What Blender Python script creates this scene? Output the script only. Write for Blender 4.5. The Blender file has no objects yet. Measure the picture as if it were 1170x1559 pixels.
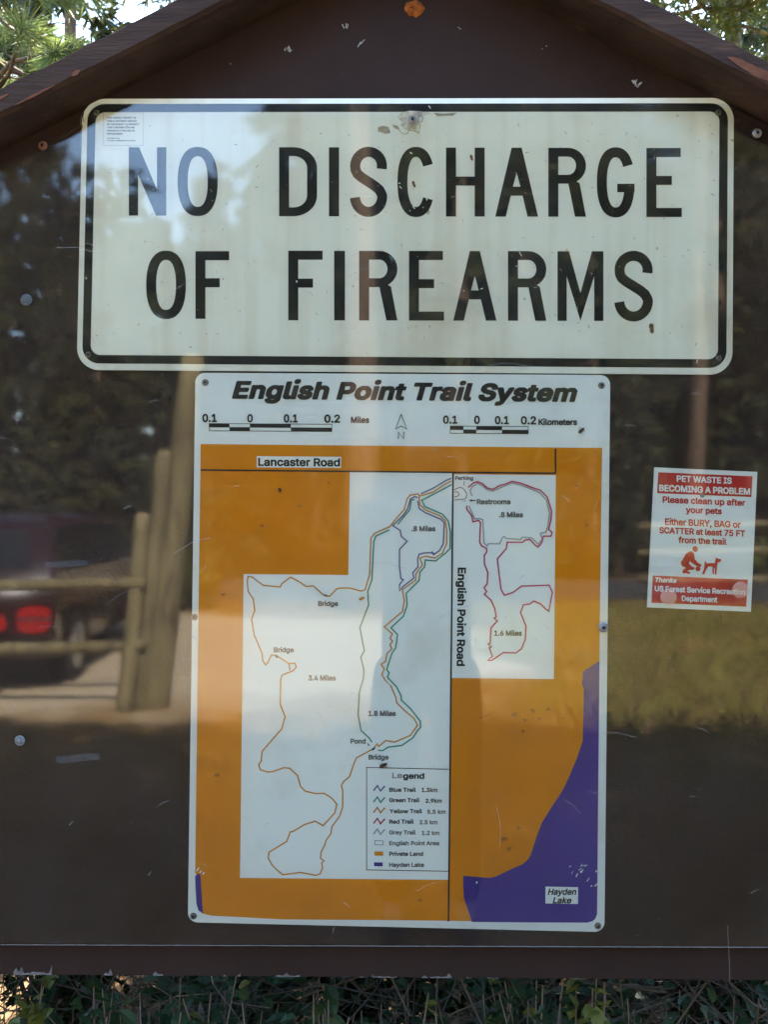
import bpy, bmesh, math, random
from mathutils import Vector, Matrix
from mathutils.geometry import tessellate_polygon
R = math.radians
S = bpy.context.scene
COL = S.collection

# ------------------------------------------------------------------ camera, sky, sun, exposure
EYE = 1.45
cam_d = bpy.data.cameras.new('camera')
cam = bpy.data.objects.new('camera', cam_d); COL.objects.link(cam)
cam.location = (0, -1.5, EYE); cam.rotation_euler = (R(90), 0, 0)
cam_d.sensor_width = 36; cam_d.lens = 34.64
cam_d.clip_start = 0.02; cam_d.clip_end = 600
cam_d.dof.use_dof = True; cam_d.dof.focus_distance = 1.51; cam_d.dof.aperture_fstop = 15
S.camera = cam
SUN_EL, SUN_AZ = 40, 16                      # azimuth: degrees to the right of straight behind the board
w = bpy.data.worlds.new('World'); S.world = w; w.use_nodes = True
nt = w.node_tree
sky = nt.nodes.new('ShaderNodeTexSky'); sky.sky_type = 'NISHITA'; sky.sun_disc = False
sky.sun_elevation = R(SUN_EL); sky.sun_rotation = R(SUN_AZ)
sky.air_density = 1.0; sky.dust_density = 0.1; sky.ozone_density = 1.0
nt.links.new(sky.outputs[0], nt.nodes['Background'].inputs[0])
nt.nodes['Background'].inputs[1].default_value = 0.15
sl = bpy.data.lights.new('sun', 'SUN'); sl.energy = 5.0; sl.angle = R(0.5); sl.color = (1, .94, .84)
so = bpy.data.objects.new('sun', sl); COL.objects.link(so)
sd = Vector((math.sin(R(SUN_AZ)) * math.cos(R(SUN_EL)), math.cos(R(SUN_AZ)) * math.cos(R(SUN_EL)), math.sin(R(SUN_EL))))
so.rotation_euler = sd.to_track_quat('Z', 'Y').to_euler(); so.location = (3, 8, 9)
vs = S.view_settings
vs.view_transform = 'Standard'; vs.look = 'None'; vs.gamma = 1; vs.use_curve_mapping = False
vs.exposure = 3.75
S.render.engine = 'CYCLES'
S.cycles.use_denoising = True
S.cycles.max_bounces = 10; S.cycles.transparent_max_bounces = 24
S.cycles.sample_clamp_indirect = 12

# ------------------------------------------------------------------ helpers
def W(px, py, y=0.0):
    """millimetres measured on the board (one photo pixel is one millimetre there) -> metres"""
    s = (1.5 + y) / 1.5
    return Vector(((px - 585) / 1000 * s, y, EYE + (779.5 - py) / 1000 * s))

class MB:
    def __init__(s): s.v = []; s.f = []
    def add(s, vs, fs):
        n = len(s.v); s.v += [tuple(p) for p in vs]; s.f += [tuple(i + n for i in f) for f in fs]
    def box(s, c, d, rot=None):
        cx, cy, cz = c; a, b, e = d[0] / 2, d[1] / 2, d[2] / 2
        P = [Vector((x, y, z)) for x in (-a, a) for y in (-b, b) for z in (-e, e)]
        if rot is not None: P = [rot @ p for p in P]
        s.add([p + Vector(c) for p in P], [(0, 1, 3, 2), (4, 6, 7, 5), (0, 4, 5, 1), (2, 3, 7, 6), (0, 2, 6, 4), (1, 5, 7, 3)])
    def tube(s, pts, rad, n=8, cap=True, rough=0, rng=None):
        pts = [Vector(p) for p in pts]; V = []; F = []
        up = Vector((0.13, 0.31, 0.94))
        for i, p in enumerate(pts):
            t = (pts[min(i + 1, len(pts) - 1)] - pts[max(i - 1, 0)])
            if t.length < 1e-9: t = Vector((0, 0, 1))
            t.normalize()
            a = t.cross(up)
            if a.length < 1e-3: a = t.cross(Vector((1, 0, 0)))
            a.normalize(); b = t.cross(a)
            r = rad[i] if isinstance(rad, (list, tuple)) else rad
            for k in range(n):
                an = 2 * math.pi * k / n
                rr = r * (1 + (rng.uniform(-rough, rough) if rng else 0))
                V.append(p + (a * math.cos(an) + b * math.sin(an)) * rr)
        for i in range(len(pts) - 1):
            for k in range(n):
                F.append((i * n + k, i * n + (k + 1) % n, (i + 1) * n + (k + 1) % n, (i + 1) * n + k))
        if cap:
            F.append(tuple(range(n - 1, -1, -1))); m = (len(pts) - 1) * n; F.append(tuple(range(m, m + n)))
        s.add(V, F)
    def lathe(s, prof, axis_o, axis_d, n=16):
        d = Vector(axis_d).normalized(); a = d.orthogonal().normalized(); b = d.cross(a); o = Vector(axis_o)
        V = []; F = []
        for (r, h) in prof:
            for k in range(n):
                an = 2 * math.pi * k / n
                V.append(o + d * h + (a * math.cos(an) + b * math.sin(an)) * r)
        for i in range(len(prof) - 1):
            for k in range(n):
                F.append((i * n + k, i * n + (k + 1) % n, (i + 1) * n + (k + 1) % n, (i + 1) * n + k))
        F.append(tuple(range(n - 1, -1, -1))); m = (len(prof) - 1) * n; F.append(tuple(range(m, m + n)))
        s.add(V, F)
    def flat(s, loops, y):
        """filled outline (first loop) with holes, given in photo millimetres, at depth y"""
        L = [[Vector((p[0], p[1], 0)) for p in l] for l in loops]
        flat = [p for l in L for p in l]
        T = tessellate_polygon(L)
        out = []
        for t in T:
            a, b, c = (flat[i] for i in t)
            out.append(t if (b - a).cross(c - a).z > 0 else (t[0], t[2], t[1]))
        s.add([W(p.x, p.y, y) for p in flat], out)
    def slab(s, loop, y0, y1, scr=True):
        """outline with real thickness from depth y0 (front) to y1 (back)"""
        n = len(loop)
        A = [W(p[0], p[1], y0) for p in loop]
        B = [Vector((a.x, y1, a.z)) for a in A]
        L = [[Vector((p[0], p[1], 0)) for p in loop]]
        T = tessellate_polygon(L); F = []
        for t in T:
            a, b, c = (L[0][i] for i in t)
            if (b - a).cross(c - a).z < 0: t = (t[0], t[2], t[1])
            F.append(t); F.append((t[0] + n, t[2] + n, t[1] + n))
        for i in range(n):
            j = (i + 1) % n; F.append((i, j, j + n, i + n))
        s.add(A + B, F)
    def line(s, pts, wd, y):
        """printed line"""
        P = [Vector((p[0], p[1])) for p in pts]
        V = []
        for i, p in enumerate(P):
            a = (p - P[i - 1]).normalized() if i else None
            b = (P[i + 1] - p).normalized() if i < len(P) - 1 else None
            if a is None: a = b
            if b is None: b = a
            t = a + b
            if t.length < .3: t = a
            t.normalize(); nn = Vector((-t.y, t.x))
            k = min(1.5, 1 / max(.3, abs(nn.dot(Vector((-a.y, a.x))))))
            yy = y - 2e-5 * (i % 4)
            V.append(W(*(p + nn * wd / 2 * k), yy)); V.append(W(*(p - nn * wd / 2 * k), yy))
        s.add(V, [(2 * i, 2 * i + 1, 2 * i + 3, 2 * i + 2) for i in range(len(P) - 1)])
    def build(s, name, m=None, parent=None, smooth=False, bevel=0):
        me = bpy.data.meshes.new(name); me.from_pydata(s.v, [], s.f)
        if bevel:
            bm = bmesh.new(); bm.from_mesh(me)
            bmesh.ops.remove_doubles(bm, verts=bm.verts, dist=1e-5)
            ed = [e for e in bm.edges if len(e.link_faces) == 2 and e.calc_face_angle(0) > .5]
            bmesh.ops.bevel(bm, geom=ed, offset=bevel, segments=2, affect='EDGES', profile=.6, clamp_overlap=True)
            bm.to_mesh(me); bm.free()
        if smooth:
            for p in me.polygons: p.use_smooth = True
        if m: me.materials.append(m)
        o = bpy.data.objects.new(name, me); COL.objects.link(o)
        if parent:
            o.parent = parent
            o.matrix_parent_inverse = Matrix.Translation(-parent.location)
        return o

def tag(o, label=None, cat=None, group=None, kind=None):
    if label: o['label'] = label
    if cat: o['category'] = cat
    if group: o['group'] = group
    if kind: o['kind'] = kind
    return o
def thing(name, label, cat, loc=(0, 0, 0), group=None):
    o = bpy.data.objects.new(name, None); COL.objects.link(o); o.location = loc
    o.empty_display_size = .1
    return tag(o, label, cat, group)
def dup(root, loc, rz=0, sc=1, label=None, group=None):
    r = root.copy(); COL.objects.link(r); r.location = loc; r.rotation_euler = (0, 0, rz)
    r.scale = (sc, sc, sc) if not isinstance(sc, tuple) else sc
    if label: r['label'] = label
    if group: r['group'] = group
    for ch in list(root.children):
        c = ch.copy(); COL.objects.link(c); c.parent = r
        for g in ch.children:
            d = g.copy(); COL.objects.link(d); d.parent = c
    return r

# ------------------------------------------------------------------ materials
def mat(name, col, rough=.7, var=.0, vs=8., col2=None, c2=(.5, .62), c2s=20., bump=0., bs=60., spec=.3, metal=0., stretch=None, trans=0., coat=0.):
    m = bpy.data.materials.new(name); m.use_nodes = True
    t = m.node_tree; N = t.nodes; L = t.links; b = N['Principled BSDF']
    b.inputs['Roughness'].default_value = rough
    b.inputs['Specular IOR Level'].default_value = spec
    b.inputs['Metallic'].default_value = metal
    b.inputs['Coat Weight'].default_value = coat
    tc = N.new('ShaderNodeTexCoord'); mp = N.new('ShaderNodeMapping'); L.new(tc.outputs['Object'], mp.inputs[0])
    if stretch: mp.inputs['Scale'].default_value = stretch
    def noise(sc, det=5):
        n = N.new('ShaderNodeTexNoise'); n.inputs['Scale'].default_value = sc; n.inputs['Detail'].default_value = det
        n.inputs['Roughness'].default_value = .6
        L.new(mp.outputs[0], n.inputs['Vector']); return n
    last = None
    if var or col2:
        mx = N.new('ShaderNodeMix'); mx.data_type = 'RGBA'
        lo = tuple(c * (1 - var) for c in col); hi = tuple(min(1, c * (1 + var)) for c in col)
        mx.inputs[6].default_value = (*lo, 1); mx.inputs[7].default_value = (*hi, 1)
        r = N.new('ShaderNodeValToRGB'); r.color_ramp.elements[0].position = .3; r.color_ramp.elements[1].position = .7
        L.new(noise(vs).outputs[0], r.inputs[0]); L.new(r.outputs[0], mx.inputs[0])
        last = mx.outputs[2]
        if col2:
            m2 = N.new('ShaderNodeMix'); m2.data_type = 'RGBA'; L.new(last, m2.inputs[6]); m2.inputs[7].default_value = (*col2, 1)
            r2 = N.new('ShaderNodeValToRGB'); r2.color_ramp.elements[0].position = c2[0]; r2.color_ramp.elements[1].position = c2[1]
            L.new(noise(c2s, 6).outputs[0], r2.inputs[0]); L.new(r2.outputs[0], m2.inputs[0]); last = m2.outputs[2]
        L.new(last, b.inputs['Base Color'])
    else:
        b.inputs['Base Color'].default_value = (*col, 1)
    if bump:
        bp = N.new('ShaderNodeBump'); bp.inputs['Strength'].default_value = bump; bp.inputs['Distance'].default_value = .003
        L.new(noise(bs).outputs[0], bp.inputs['Height']); L.new(bp.outputs[0], b.inputs['Normal'])
    if trans:
        tr = N.new('ShaderNodeBsdfTranslucent'); ms = N.new('ShaderNodeMixShader'); ms.inputs[0].default_value = trans
        if last is not None: L.new(last, tr.inputs[0])
        else: tr.inputs[0].default_value = (*col, 1)
        L.new(b.outputs[0], ms.inputs[1]); L.new(tr.outputs[0], ms.inputs[2]); L.new(ms.outputs[0], N['Material Output'].inputs[0])
    return m

def pane_mat():
    m = bpy.data.materials.new('acrylic sheet'); m.use_nodes = True
    t = m.node_tree; N = t.nodes; L = t.links; N.remove(N['Principled BSDF'])
    tc = N.new('ShaderNodeTexCoord')
    def noise(sc, det=2, strv=(1, 1, 1)):
        mp = N.new('ShaderNodeMapping'); mp.inputs['Scale'].default_value = strv; L.new(tc.outputs['Object'], mp.inputs[0])
        n = N.new('ShaderNodeTexNoise'); n.inputs['Scale'].default_value = sc; n.inputs['Detail'].default_value = det
        L.new(mp.outputs[0], n.inputs['Vector']); return n.outputs[0]
    bp = N.new('ShaderNodeBump'); bp.inputs['Strength'].default_value = 1; bp.inputs['Distance'].default_value = .0007
    L.new(noise(3.2, 1), bp.inputs['Height'])
    fr = N.new('ShaderNodeFresnel'); fr.inputs[0].default_value = 1.38
    tr = N.new('ShaderNodeBsdfTransparent'); tr.inputs[0].default_value = (.985, .99, .985, 1)
    gl = N.new('ShaderNodeBsdfGlossy'); gl.inputs['Roughness'].default_value = .033
    L.new(bp.outputs[0], gl.inputs['Normal'])
    mx = N.new('ShaderNodeMixShader'); L.new(fr.outputs[0], mx.inputs[0]); L.new(tr.outputs[0], mx.inputs[1]); L.new(gl.outputs[0], mx.inputs[2])
    df = N.new('ShaderNodeBsdfDiffuse'); df.inputs[0].default_value = (.55, .55, .52, 1)
    r = N.new('ShaderNodeMapRange'); r.inputs[1].default_value = .35; r.inputs[2].default_value = .8; r.inputs[3].default_value = .001; r.inputs[4].default_value = .009
    L.new(noise(7, 6), r.inputs[0])
    # fine specks of dirt
    sp = N.new('ShaderNodeMapRange'); sp.inputs[1].default_value = .74; sp.inputs[2].default_value = .80; sp.inputs[3].default_value = 0; sp.inputs[4].default_value = .12
    L.new(noise(160, 2), sp.inputs[0])
    ad = N.new('ShaderNodeMath'); ad.operation = 'ADD'; L.new(r.outputs[0], ad.inputs[0]); L.new(sp.outputs[0], ad.inputs[1])
    m2 = N.new('ShaderNodeMixShader'); L.new(ad.outputs[0], m2.inputs[0]); L.new(mx.outputs[0], m2.inputs[1]); L.new(df.outputs[0], m2.inputs[2])
    L.new(m2.outputs[0], N['Material Output'].inputs[0])
    return m

def sign_white(name, base, stain, edge=None):
    m = mat(name, base, .45, .05, 3.5, stain, (.52, .78), 5, .08, 30, .08)
    t = m.node_tree; N = t.nodes; L = t.links; b = N['Principled BSDF']
    src = b.inputs['Base Color'].links[0].from_socket
    n = N.new('ShaderNodeTexNoise'); n.inputs['Scale'].default_value = 95; n.inputs['Detail'].default_value = 3
    tc = N.new('ShaderNodeTexCoord'); L.new(tc.outputs['Object'], n.inputs['Vector'])
    r = N.new('ShaderNodeValToRGB'); r.color_ramp.elements[0].position = .715; r.color_ramp.elements[1].position = .76
    r.color_ramp.elements[1].color = (.55, .55, .55, 1)
    L.new(n.outputs[0], r.inputs[0])
    mx = N.new('ShaderNodeMix'); mx.data_type = 'RGBA'; L.new(r.outputs[0], mx.inputs[0]); L.new(src, mx.inputs[6]); mx.inputs[7].default_value = (.16, .12, .08, 1)
    # run-down dirt in soft vertical streaks
    mp = N.new('ShaderNodeMapping'); mp.inputs['Scale'].default_value = (26, 1, 1.5); L.new(tc.outputs['Object'], mp.inputs[0])
    n3 = N.new('ShaderNodeTexNoise'); n3.inputs['Scale'].default_value = 1; n3.inputs['Detail'].default_value = 5; L.new(mp.outputs[0], n3.inputs['Vector'])
    r3 = N.new('ShaderNodeMapRange'); r3.inputs[1].default_value = .5; r3.inputs[2].default_value = .8; r3.inputs[4].default_value = .55; L.new(n3.outputs[0], r3.inputs[0])
    m3 = N.new('ShaderNodeMix'); m3.data_type = 'RGBA'; L.new(r3.outputs[0], m3.inputs[0]); L.new(mx.outputs[2], m3.inputs[6]); m3.inputs[7].default_value = (.50, .49, .38, 1)
    L.new(m3.outputs[2], b.inputs['Base Color'])
    return m

M = {}
M['brown'] = mat('brown painted plywood', (.0205, .0108, .0080), .62, .22, 5, (.043, .029, .023), (.66, .85), 26, .25, 140, .15)
M['beam'] = mat('weathered brown lumber', (.034, .0205, .0145), .8, .45, 30, (.075, .046, .030), (.60, .75), 34, .9, 190, .2, stretch=(.16, .6, 1))
M['worn'] = mat('bare orange wood', (.12, .050, .028), .85, .3, 40, None, bump=.5, bs=160, spec=.15)
M['chip'] = mat('bare pale wood', (.105, .095, .085), .85, .45, 90, spec=.15)
M['shingle'] = mat('brown shingles', (.06, .045, .04), .9, .3, 30, bump=.6, bs=60)
M['white'] = sign_white('white sign sheeting', (.68, .748, .685), (.56, .565, .46))
M['black'] = mat('black sign paint', (.012, .013, .011), .45, .3, 20, (.20, .2, .17), (.735, .77), 75, spec=.08)
M['mapwhite'] = mat('white map laminate', (.66, .765, .775), .4, .03, 5, (.54, .60, .56), (.56, .82), 7, spec=.08)
M['orange'] = mat('orange map print', (.55, .212, .001), .42, .12, 4, (.37, .145, .004), (.58, .8), 9, spec=.08)
M['purple'] = mat('purple map print', (.055, .036, .23), .42, .12, 9, spec=.08)
M['ink'] = mat('black map ink', (.022, .022, .02), .5, .3, 60, spec=.1)
M['fadedink'] = mat('faded map ink', (.09, .097, .095), .5, .3, 60, spec=.1)
M['paleink'] = mat('worn map ink', (.30, .33, .33), .5, .3, 90)
M['tblue'] = mat('blue trail ink', (.13, .12, .26), .5, .2, 60, spec=.1)
M['tgreen'] = mat('green trail ink', (.05, .25, .17), .5, .2, 60, spec=.1)
M['tyellow'] = mat('yellow trail ink', (.48, .22, .03), .5, .2, 60, spec=.1)
M['tred'] = mat('red trail ink', (.42, .045, .11), .5, .2, 60, spec=.1)
M['tgrey'] = mat('grey trail ink', (.30, .35, .37), .5, .2, 60, spec=.1)
M['paper'] = mat('white notice paper', (.64, .745, .755), .45, .05, 7, spec=.1)
M['red'] = mat('red notice ink', (.40, .026, .022), .45, .14, 14, spec=.1)
M['steel'] = mat('screw steel', (.20, .20, .19), .45, .4, 120, (.09, .045, .03), (.55, .7), 170, metal=.5, spec=.4)
M['rust'] = mat('rusty steel', (.13, .06, .035), .75, .4, 120, (.3, .14, .07), (.6, .7), 150)
M['rustfoam'] = mat('orange rusted crust', (.26, .085, .022), .9, .45, 110, bump=1, bs=120, spec=.1)
M['dark'] = mat('dark hole', (.006, .005, .005), .8)
M['deadbug'] = mat('dried insect', (.07, .035, .018), .6, .4, 300, spec=.3)
M['pane'] = pane_mat()
M['smear'] = mat('scuffed film', (.5, .52, .53), .6)
def seethrough(m, f):
    t = m.node_tree; b = t.nodes['Principled BSDF']; tr = t.nodes.new('ShaderNodeBsdfTransparent'); mx = t.nodes.new('ShaderNodeMixShader')
    mx.inputs[0].default_value = f; t.links.new(tr.outputs[0], mx.inputs[1]); t.links.new(b.outputs[0], mx.inputs[2]); t.links.new(mx.outputs[0], t.nodes['Material Output'].inputs[0])
    return m
seethrough(M['smear'], .12)
M['bumper'] = seethrough(mat('pale glare disc', (.75, .5, .38), .12, spec=.6), .22)  # pale tint imitating round glare over the notice
M['log'] = mat('peeled log', (.205, .165, .078), .8, .45, 6, (.08, .058, .032), (.5, .68), 11, 1.0, 30, stretch=(1, 1, .2))
M['bark'] = mat('conifer bark', (.125, .085, .058), .95, .5, 7, (.24, .15, .09), (.55, .7), 14, 1.0, 22, .1, stretch=(1, 1, .3))
M['barklichen'] = mat('lichen bark', (.15, .125, .08), .95, .5, 16, (.42, .40, .17), (.5, .62), 20, 1.0, 40, .1)
M['twig'] = mat('dry twig', (.15, .115, .085), .9, .5, 9)
M['needle_far'] = mat('dark needles', (.055, .063, .018), .6, .45, 1.2, (.15, .115, .028), (.58, .75), 2.2, trans=.25)
M['needle_pine'] = mat('pine needles', (.12, .16, .045), .5, .4, 3, (.34, .29, .06), (.5, .7), 2.4, trans=.5)
M['needle_fir'] = mat('fir needles', (.085, .115, .06), .5, .4, 3, (.22, .22, .08), (.55, .72), 3, trans=.45)
M['leaf'] = mat('snowberry leaf', (.032, .066, .026), .5, .35, 9, (.10, .115, .035), (.6, .72), 7, trans=.35)
M['bush'] = mat('yellow green bush', (.16, .17, .035), .55, .35, 3, (.26, .20, .04), (.55, .7), 3, trans=.4)
M['grass'] = mat('dry meadow grass', (.26, .235, .05), .7, .4, 1.6, (.46, .30, .085), (.52, .7), 2.2, trans=.3)
M['straw'] = mat('dead stems', (.070, .057, .042), .8, .5, 7)
M['duff'] = mat('needle litter', (.13, .08, .04), .95, .35, 6, (.21, .125, .06), (.5, .68), 9, 1.0, 30, .1)
M['sand'] = mat('sandy gravel', (.52, .41, .27), .95, .14, 2, (.34, .25, .15), (.56, .74), 3.2, .6, 60, .1)
M['carpaint'] = mat('dark red car paint', (.020, .0055, .0050), .22, .1, 3, spec=.4, coat=.4)
M['carglass'] = mat('car glass', (.012, .015, .016), .04, spec=.6)
M['rubber'] = mat('tyre rubber', (.02, .02, .02), .85)
M['plastic'] = mat('black bumper plastic', (.03, .03, .03), .6)
M['lens'] = mat('red lamp lens', (.36, .008, .008), .15, spec=.6)
M['chrome'] = mat('chrome trim', (.75, .75, .75), .12, metal=1)
M['rim'] = mat('alloy rim', (.45, .45, .46), .3, metal=.8)

# ------------------------------------------------------------------ ground
rng = random.Random(4)
g = MB(); n = 60; ext = 240
def gz(x, y):
    d = math.hypot(x, y)
    return .02 * math.sin(x * .7) * math.cos(y * .6) + (0 if d < 30 else min(6, (d - 30) * .05)) - .02
gx = [-ext + 2 * ext * i / n for i in range(n + 1)]
gx = [math.copysign(abs(v / ext) ** 1.8 * ext, v) for v in gx]
g.add([(x, y, gz(x, y)) for y in gx for x in gx], [(j * (n + 1) + i, j * (n + 1) + i + 1, (j + 1) * (n + 1) + i + 1, (j + 1) * (n + 1) + i) for j in range(n) for i in range(n)])
tag(g.build('forest_floor', M['duff'], smooth=True), kind='structure')
g = MB()
g.add([(-18 + 1.0 * i, -14.6 + .5 * j, .032 + gz(-18 + i, -14.6 + .5 * j) * .6) for j in range(30) for i in range(31)], [(j * 31 + i, j * 31 + i + 1, (j + 1) * 31 + i + 1, (j + 1) * 31 + i) for j in range(29) for i in range(30)])
sm = M['sand'].copy(); M['lot'] = sm; t_ = sm.node_tree; N_ = t_.nodes; L_ = t_.links; bs_ = N_['Principled BSDF']
src = bs_.inputs['Base Color'].links[0].from_socket
tc = N_.new('ShaderNodeTexCoord'); mp0 = N_.new('ShaderNodeMapping'); L_.new(tc.outputs['Object'], mp0.inputs[0])
mp0.inputs['Location'].default_value = (4.2 / 6.3, 8.9 / 3.7, 0); mp0.inputs['Scale'].default_value = (1 / 6.3, 1 / 3.7, 0)
ln_ = N_.new('ShaderNodeVectorMath'); ln_.operation = 'LENGTH'; L_.new(mp0.outputs[0], ln_.inputs[0])
nz = N_.new('ShaderNodeTexNoise'); nz.inputs['Scale'].default_value = 1.1; nz.inputs['Detail'].default_value = 9; nz.inputs['Roughness'].default_value = .68; L_.new(tc.outputs['Object'], nz.inputs['Vector'])
ma = N_.new('ShaderNodeMath'); ma.operation = 'MULTIPLY_ADD'; L_.new(nz.outputs[0], ma.inputs[0]); ma.inputs[1].default_value = .75; L_.new(ln_.outputs['Value'], ma.inputs[2])
mr = N_.new('ShaderNodeMapRange'); mr.inputs[1].default_value = 1.24; mr.inputs[2].default_value = 1.44; L_.new(ma.outputs[0], mr.inputs[0])
n2 = N_.new('ShaderNodeTexNoise'); n2.inputs['Scale'].default_value = 9; n2.inputs['Detail'].default_value = 6; L_.new(tc.outputs['Object'], n2.inputs['Vector'])
lc = N_.new('ShaderNodeMix'); lc.data_type = 'RGBA'; lc.inputs[6].default_value = (.13, .075, .03, 1); lc.inputs[7].default_value = (.40, .235, .08, 1); L_.new(n2.outputs[0], lc.inputs[0])
mz = N_.new('ShaderNodeMix'); mz.data_type = 'RGBA'; L_.new(mr.outputs[0], mz.inputs[0]); L_.new(src, mz.inputs[6]); dr = N_.new('ShaderNodeMapRange'); dr.inputs[1].default_value = 1.45; dr.inputs[2].default_value = 2.05; L_.new(ma.outputs[0], dr.inputs[0])
du = N_.new('ShaderNodeMix'); du.data_type = 'RGBA'; du.inputs[6].default_value = (.09, .055, .028, 1); du.inputs[7].default_value = (.23, .135, .06, 1); L_.new(n2.outputs[0], du.inputs[0])
l2 = N_.new('ShaderNodeMix'); l2.data_type = 'RGBA'; L_.new(dr.outputs[0], l2.inputs[0]); L_.new(lc.outputs[2], l2.inputs[6]); L_.new(du.outputs[2], l2.inputs[7]); L_.new(l2.outputs[2], mz.inputs[7]); L_.new(mz.outputs[2], bs_.inputs['Base Color'])
tag(g.build('parking_lot', sm, smooth=True), kind='structure')
g = MB()
g.add([(-60, -14.5, .036), (60, -14.5, .036), (60, -18.8, .036), (-60, -18.8, .036)], [(0, 3, 2, 1)])
tag(g.build('road', mat('worn asphalt', (.05, .05, .048), .9, .25, 3, bump=.5, bs=50)), kind='structure')

# ------------------------------------------------------------------ kiosk
YB = .003          # face of the plywood
kiosk = thing('trailhead_kiosk', 'dark brown wooden kiosk with gabled roof carrying the signs', 'kiosk', (0.04, .05, 0))
def wallz(x): return EYE + .8665 - .505 * abs(x - .039)
xl, xr = -1.10, 1.18
zb_l, zb_r = EYE + (779.5 - 1480.5) / 1000, EYE + (779.5 - 1498) / 1000
b = MB()
front = [(xl, zb_l), (xr, zb_r), (xr, wallz(xr)), (.039, wallz(.039)), (xl, wallz(xl))]
b.add([(x, YB, z) for x, z in front] + [(x, YB + .02, z) for x, z in front],
      [(0, 1, 2, 3, 4), (9, 8, 7, 6, 5)] + [(i, i + 5, (i + 1) % 5 + 5, (i + 1) % 5) for i in range(5)])
b.build('back_board', M['brown'], kiosk)
# flat 2x4 rake boards, 38 mm thick and 89 mm deep, under a shingled roof
for sgn in (-1, 1):
    th = math.atan(.505); cx, cz = .039, wallz(.039)
    d = Vector((sgn * math.cos(th), 0, -math.sin(th))); nrm = Vector((sgn * math.sin(th), 0, math.cos(th)))
    Ln = 1.55
    rb = MB()
    N_ = 40; P = []
    rr = random.Random(7 + sgn)
    for i in range(N_ + 1):
        s_ = Ln * i / N_
        o = Vector((cx, 0, cz)) + d * s_
        e0 = rr.uniform(-.0008, .0008); e1 = rr.uniform(-.0015, .0012); e2 = rr.uniform(-.0008, .0008); ch = .003 + rr.uniform(0, .002)
        top = .0365
        sx = 0
        if i == 0: pass
        P += [o - nrm * .0012 + Vector((0, YB + .021, 0)), o + nrm * (-.0012 + e0 * .5) + Vector((0, -.086 + ch, 0)), o + nrm * (-.001 + ch) + Vector((0, -.089 + e2, 0)),
              o + nrm * (top - ch + e1) + Vector((0, -.089 + e2, 0)), o + nrm * (top + e1) + Vector((0, -.086 + ch, 0)), o + nrm * top + Vector((0, YB + .021, 0))]
    if True:   # mitre the first ring onto the ridge plane
        for k in range(6):
            p = P[k]; t = (cx + sgn * .0006 - p.x) / d.x; P[k] = p + d * t
    F = [(i * 6 + k, i * 6 + (k + 1) % 6, (i + 1) * 6 + (k + 1) % 6, (i + 1) * 6 + k) for i in range(N_) for k in range(6)]
    F += [(5, 4, 3, 2, 1, 0), tuple(N_ * 6 + k for k in range(6))]
    rb.add(P, F); rb.build('rake_board', M['beam'], kiosk)
    rf = MB()   # roof deck running back from the rake board, unseen and deepened for shade below
    o0 = Vector((cx + sgn * .001, YB + .022, cz)) ; o1 = o0 + d * (Ln + .05)
    q = [o0, o1, o1 + Vector((0, 1.25, 0)), o0 + Vector((0, 1.25, 0))]
    q2 = [p + nrm * .034 for p in q]
    rf.add(q + q2, [(0, 1, 2, 3), (7, 6, 5, 4), (0, 4, 5, 1), (1, 5, 6, 2), (2, 6, 7, 3), (3, 7, 4, 0)])
    rf.build('roof', M['shingle'], kiosk)
for x in (-.93, 1.01):
    p = MB(); p.box((x, YB + .02 + .0465, .86), (.09, .09, 1.74)); p.build('post', M['brown'], kiosk, bevel=.004)
    p = MB(); p.box((x, YB + .02 + .0465 + .51, .88), (.09, .09, 1.70)); p.build('post', M['brown'], kiosk, bevel=.004)
p = MB(); p.box((.04, YB + .021 + .02, zb_l + .12), (1.84, .038, .14)); p.build('cross_rail', M['brown'], kiosk)
p = MB(); p.box((.04, YB + .021 + .02, EYE + .35), (1.84, .038, .09)); p.build('cross_rail', M['brown'], kiosk)
b = MB()
b.add([(x, YB + .63, z) for x, z in front] + [(x, YB + .65, z) for x, z in front],
      [(0, 1, 2, 3, 4), (9, 8, 7, 6, 5)] + [(i, i + 5, (i + 1) % 5 + 5, (i + 1) % 5) for i in range(5)])
b.build('rear_shade_board', M['brown'], kiosk)  # second panel added out of sight to darken the undergrowth
# worn wood on the rakes
def rake_patch(px0, px1, sgn, f0, f1, seed):
    rr = random.Random(seed); m_ = MB(); pts_t = []; pts_b = []
    y = -.0905; s = (1.5 + y) / 1.5
    cx, cz = .039, wallz(.039); th = math.atan(.505)
    for i in range(13):
        px = px0 + (px1 - px0) * i / 12
        x = (px - 585) / 1000 * s
        base = cz - .505 * abs(x - cx)
        h = .0365 / math.cos(th)
        e = math.sin(math.pi * i / 12) ** .6
        mid = (f0 + f1) / 2
        pts_b.append((x, y, base + h * (mid + (f0 - mid) * e * rr.uniform(.7, 1))))
        pts_t.append((x, y, base + h * (mid + (f1 - mid) * e * rr.uniform(.7, 1))))
    m_.add(pts_b + pts_t, [(i, i + 1, 14 + i, 13 + i) for i in range(12)])
    m_.build('bare_wood_patch', M['worn'], kiosk)
rake_patch(1108, 1200, 1, .12, .55, 1)
rake_patch(108, 122, -1, .0, .22, 2); rake_patch(20, 84, -1, .0, .12, 3); rake_patch(-20, 14, -1, .5, .62, 4)
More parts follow.
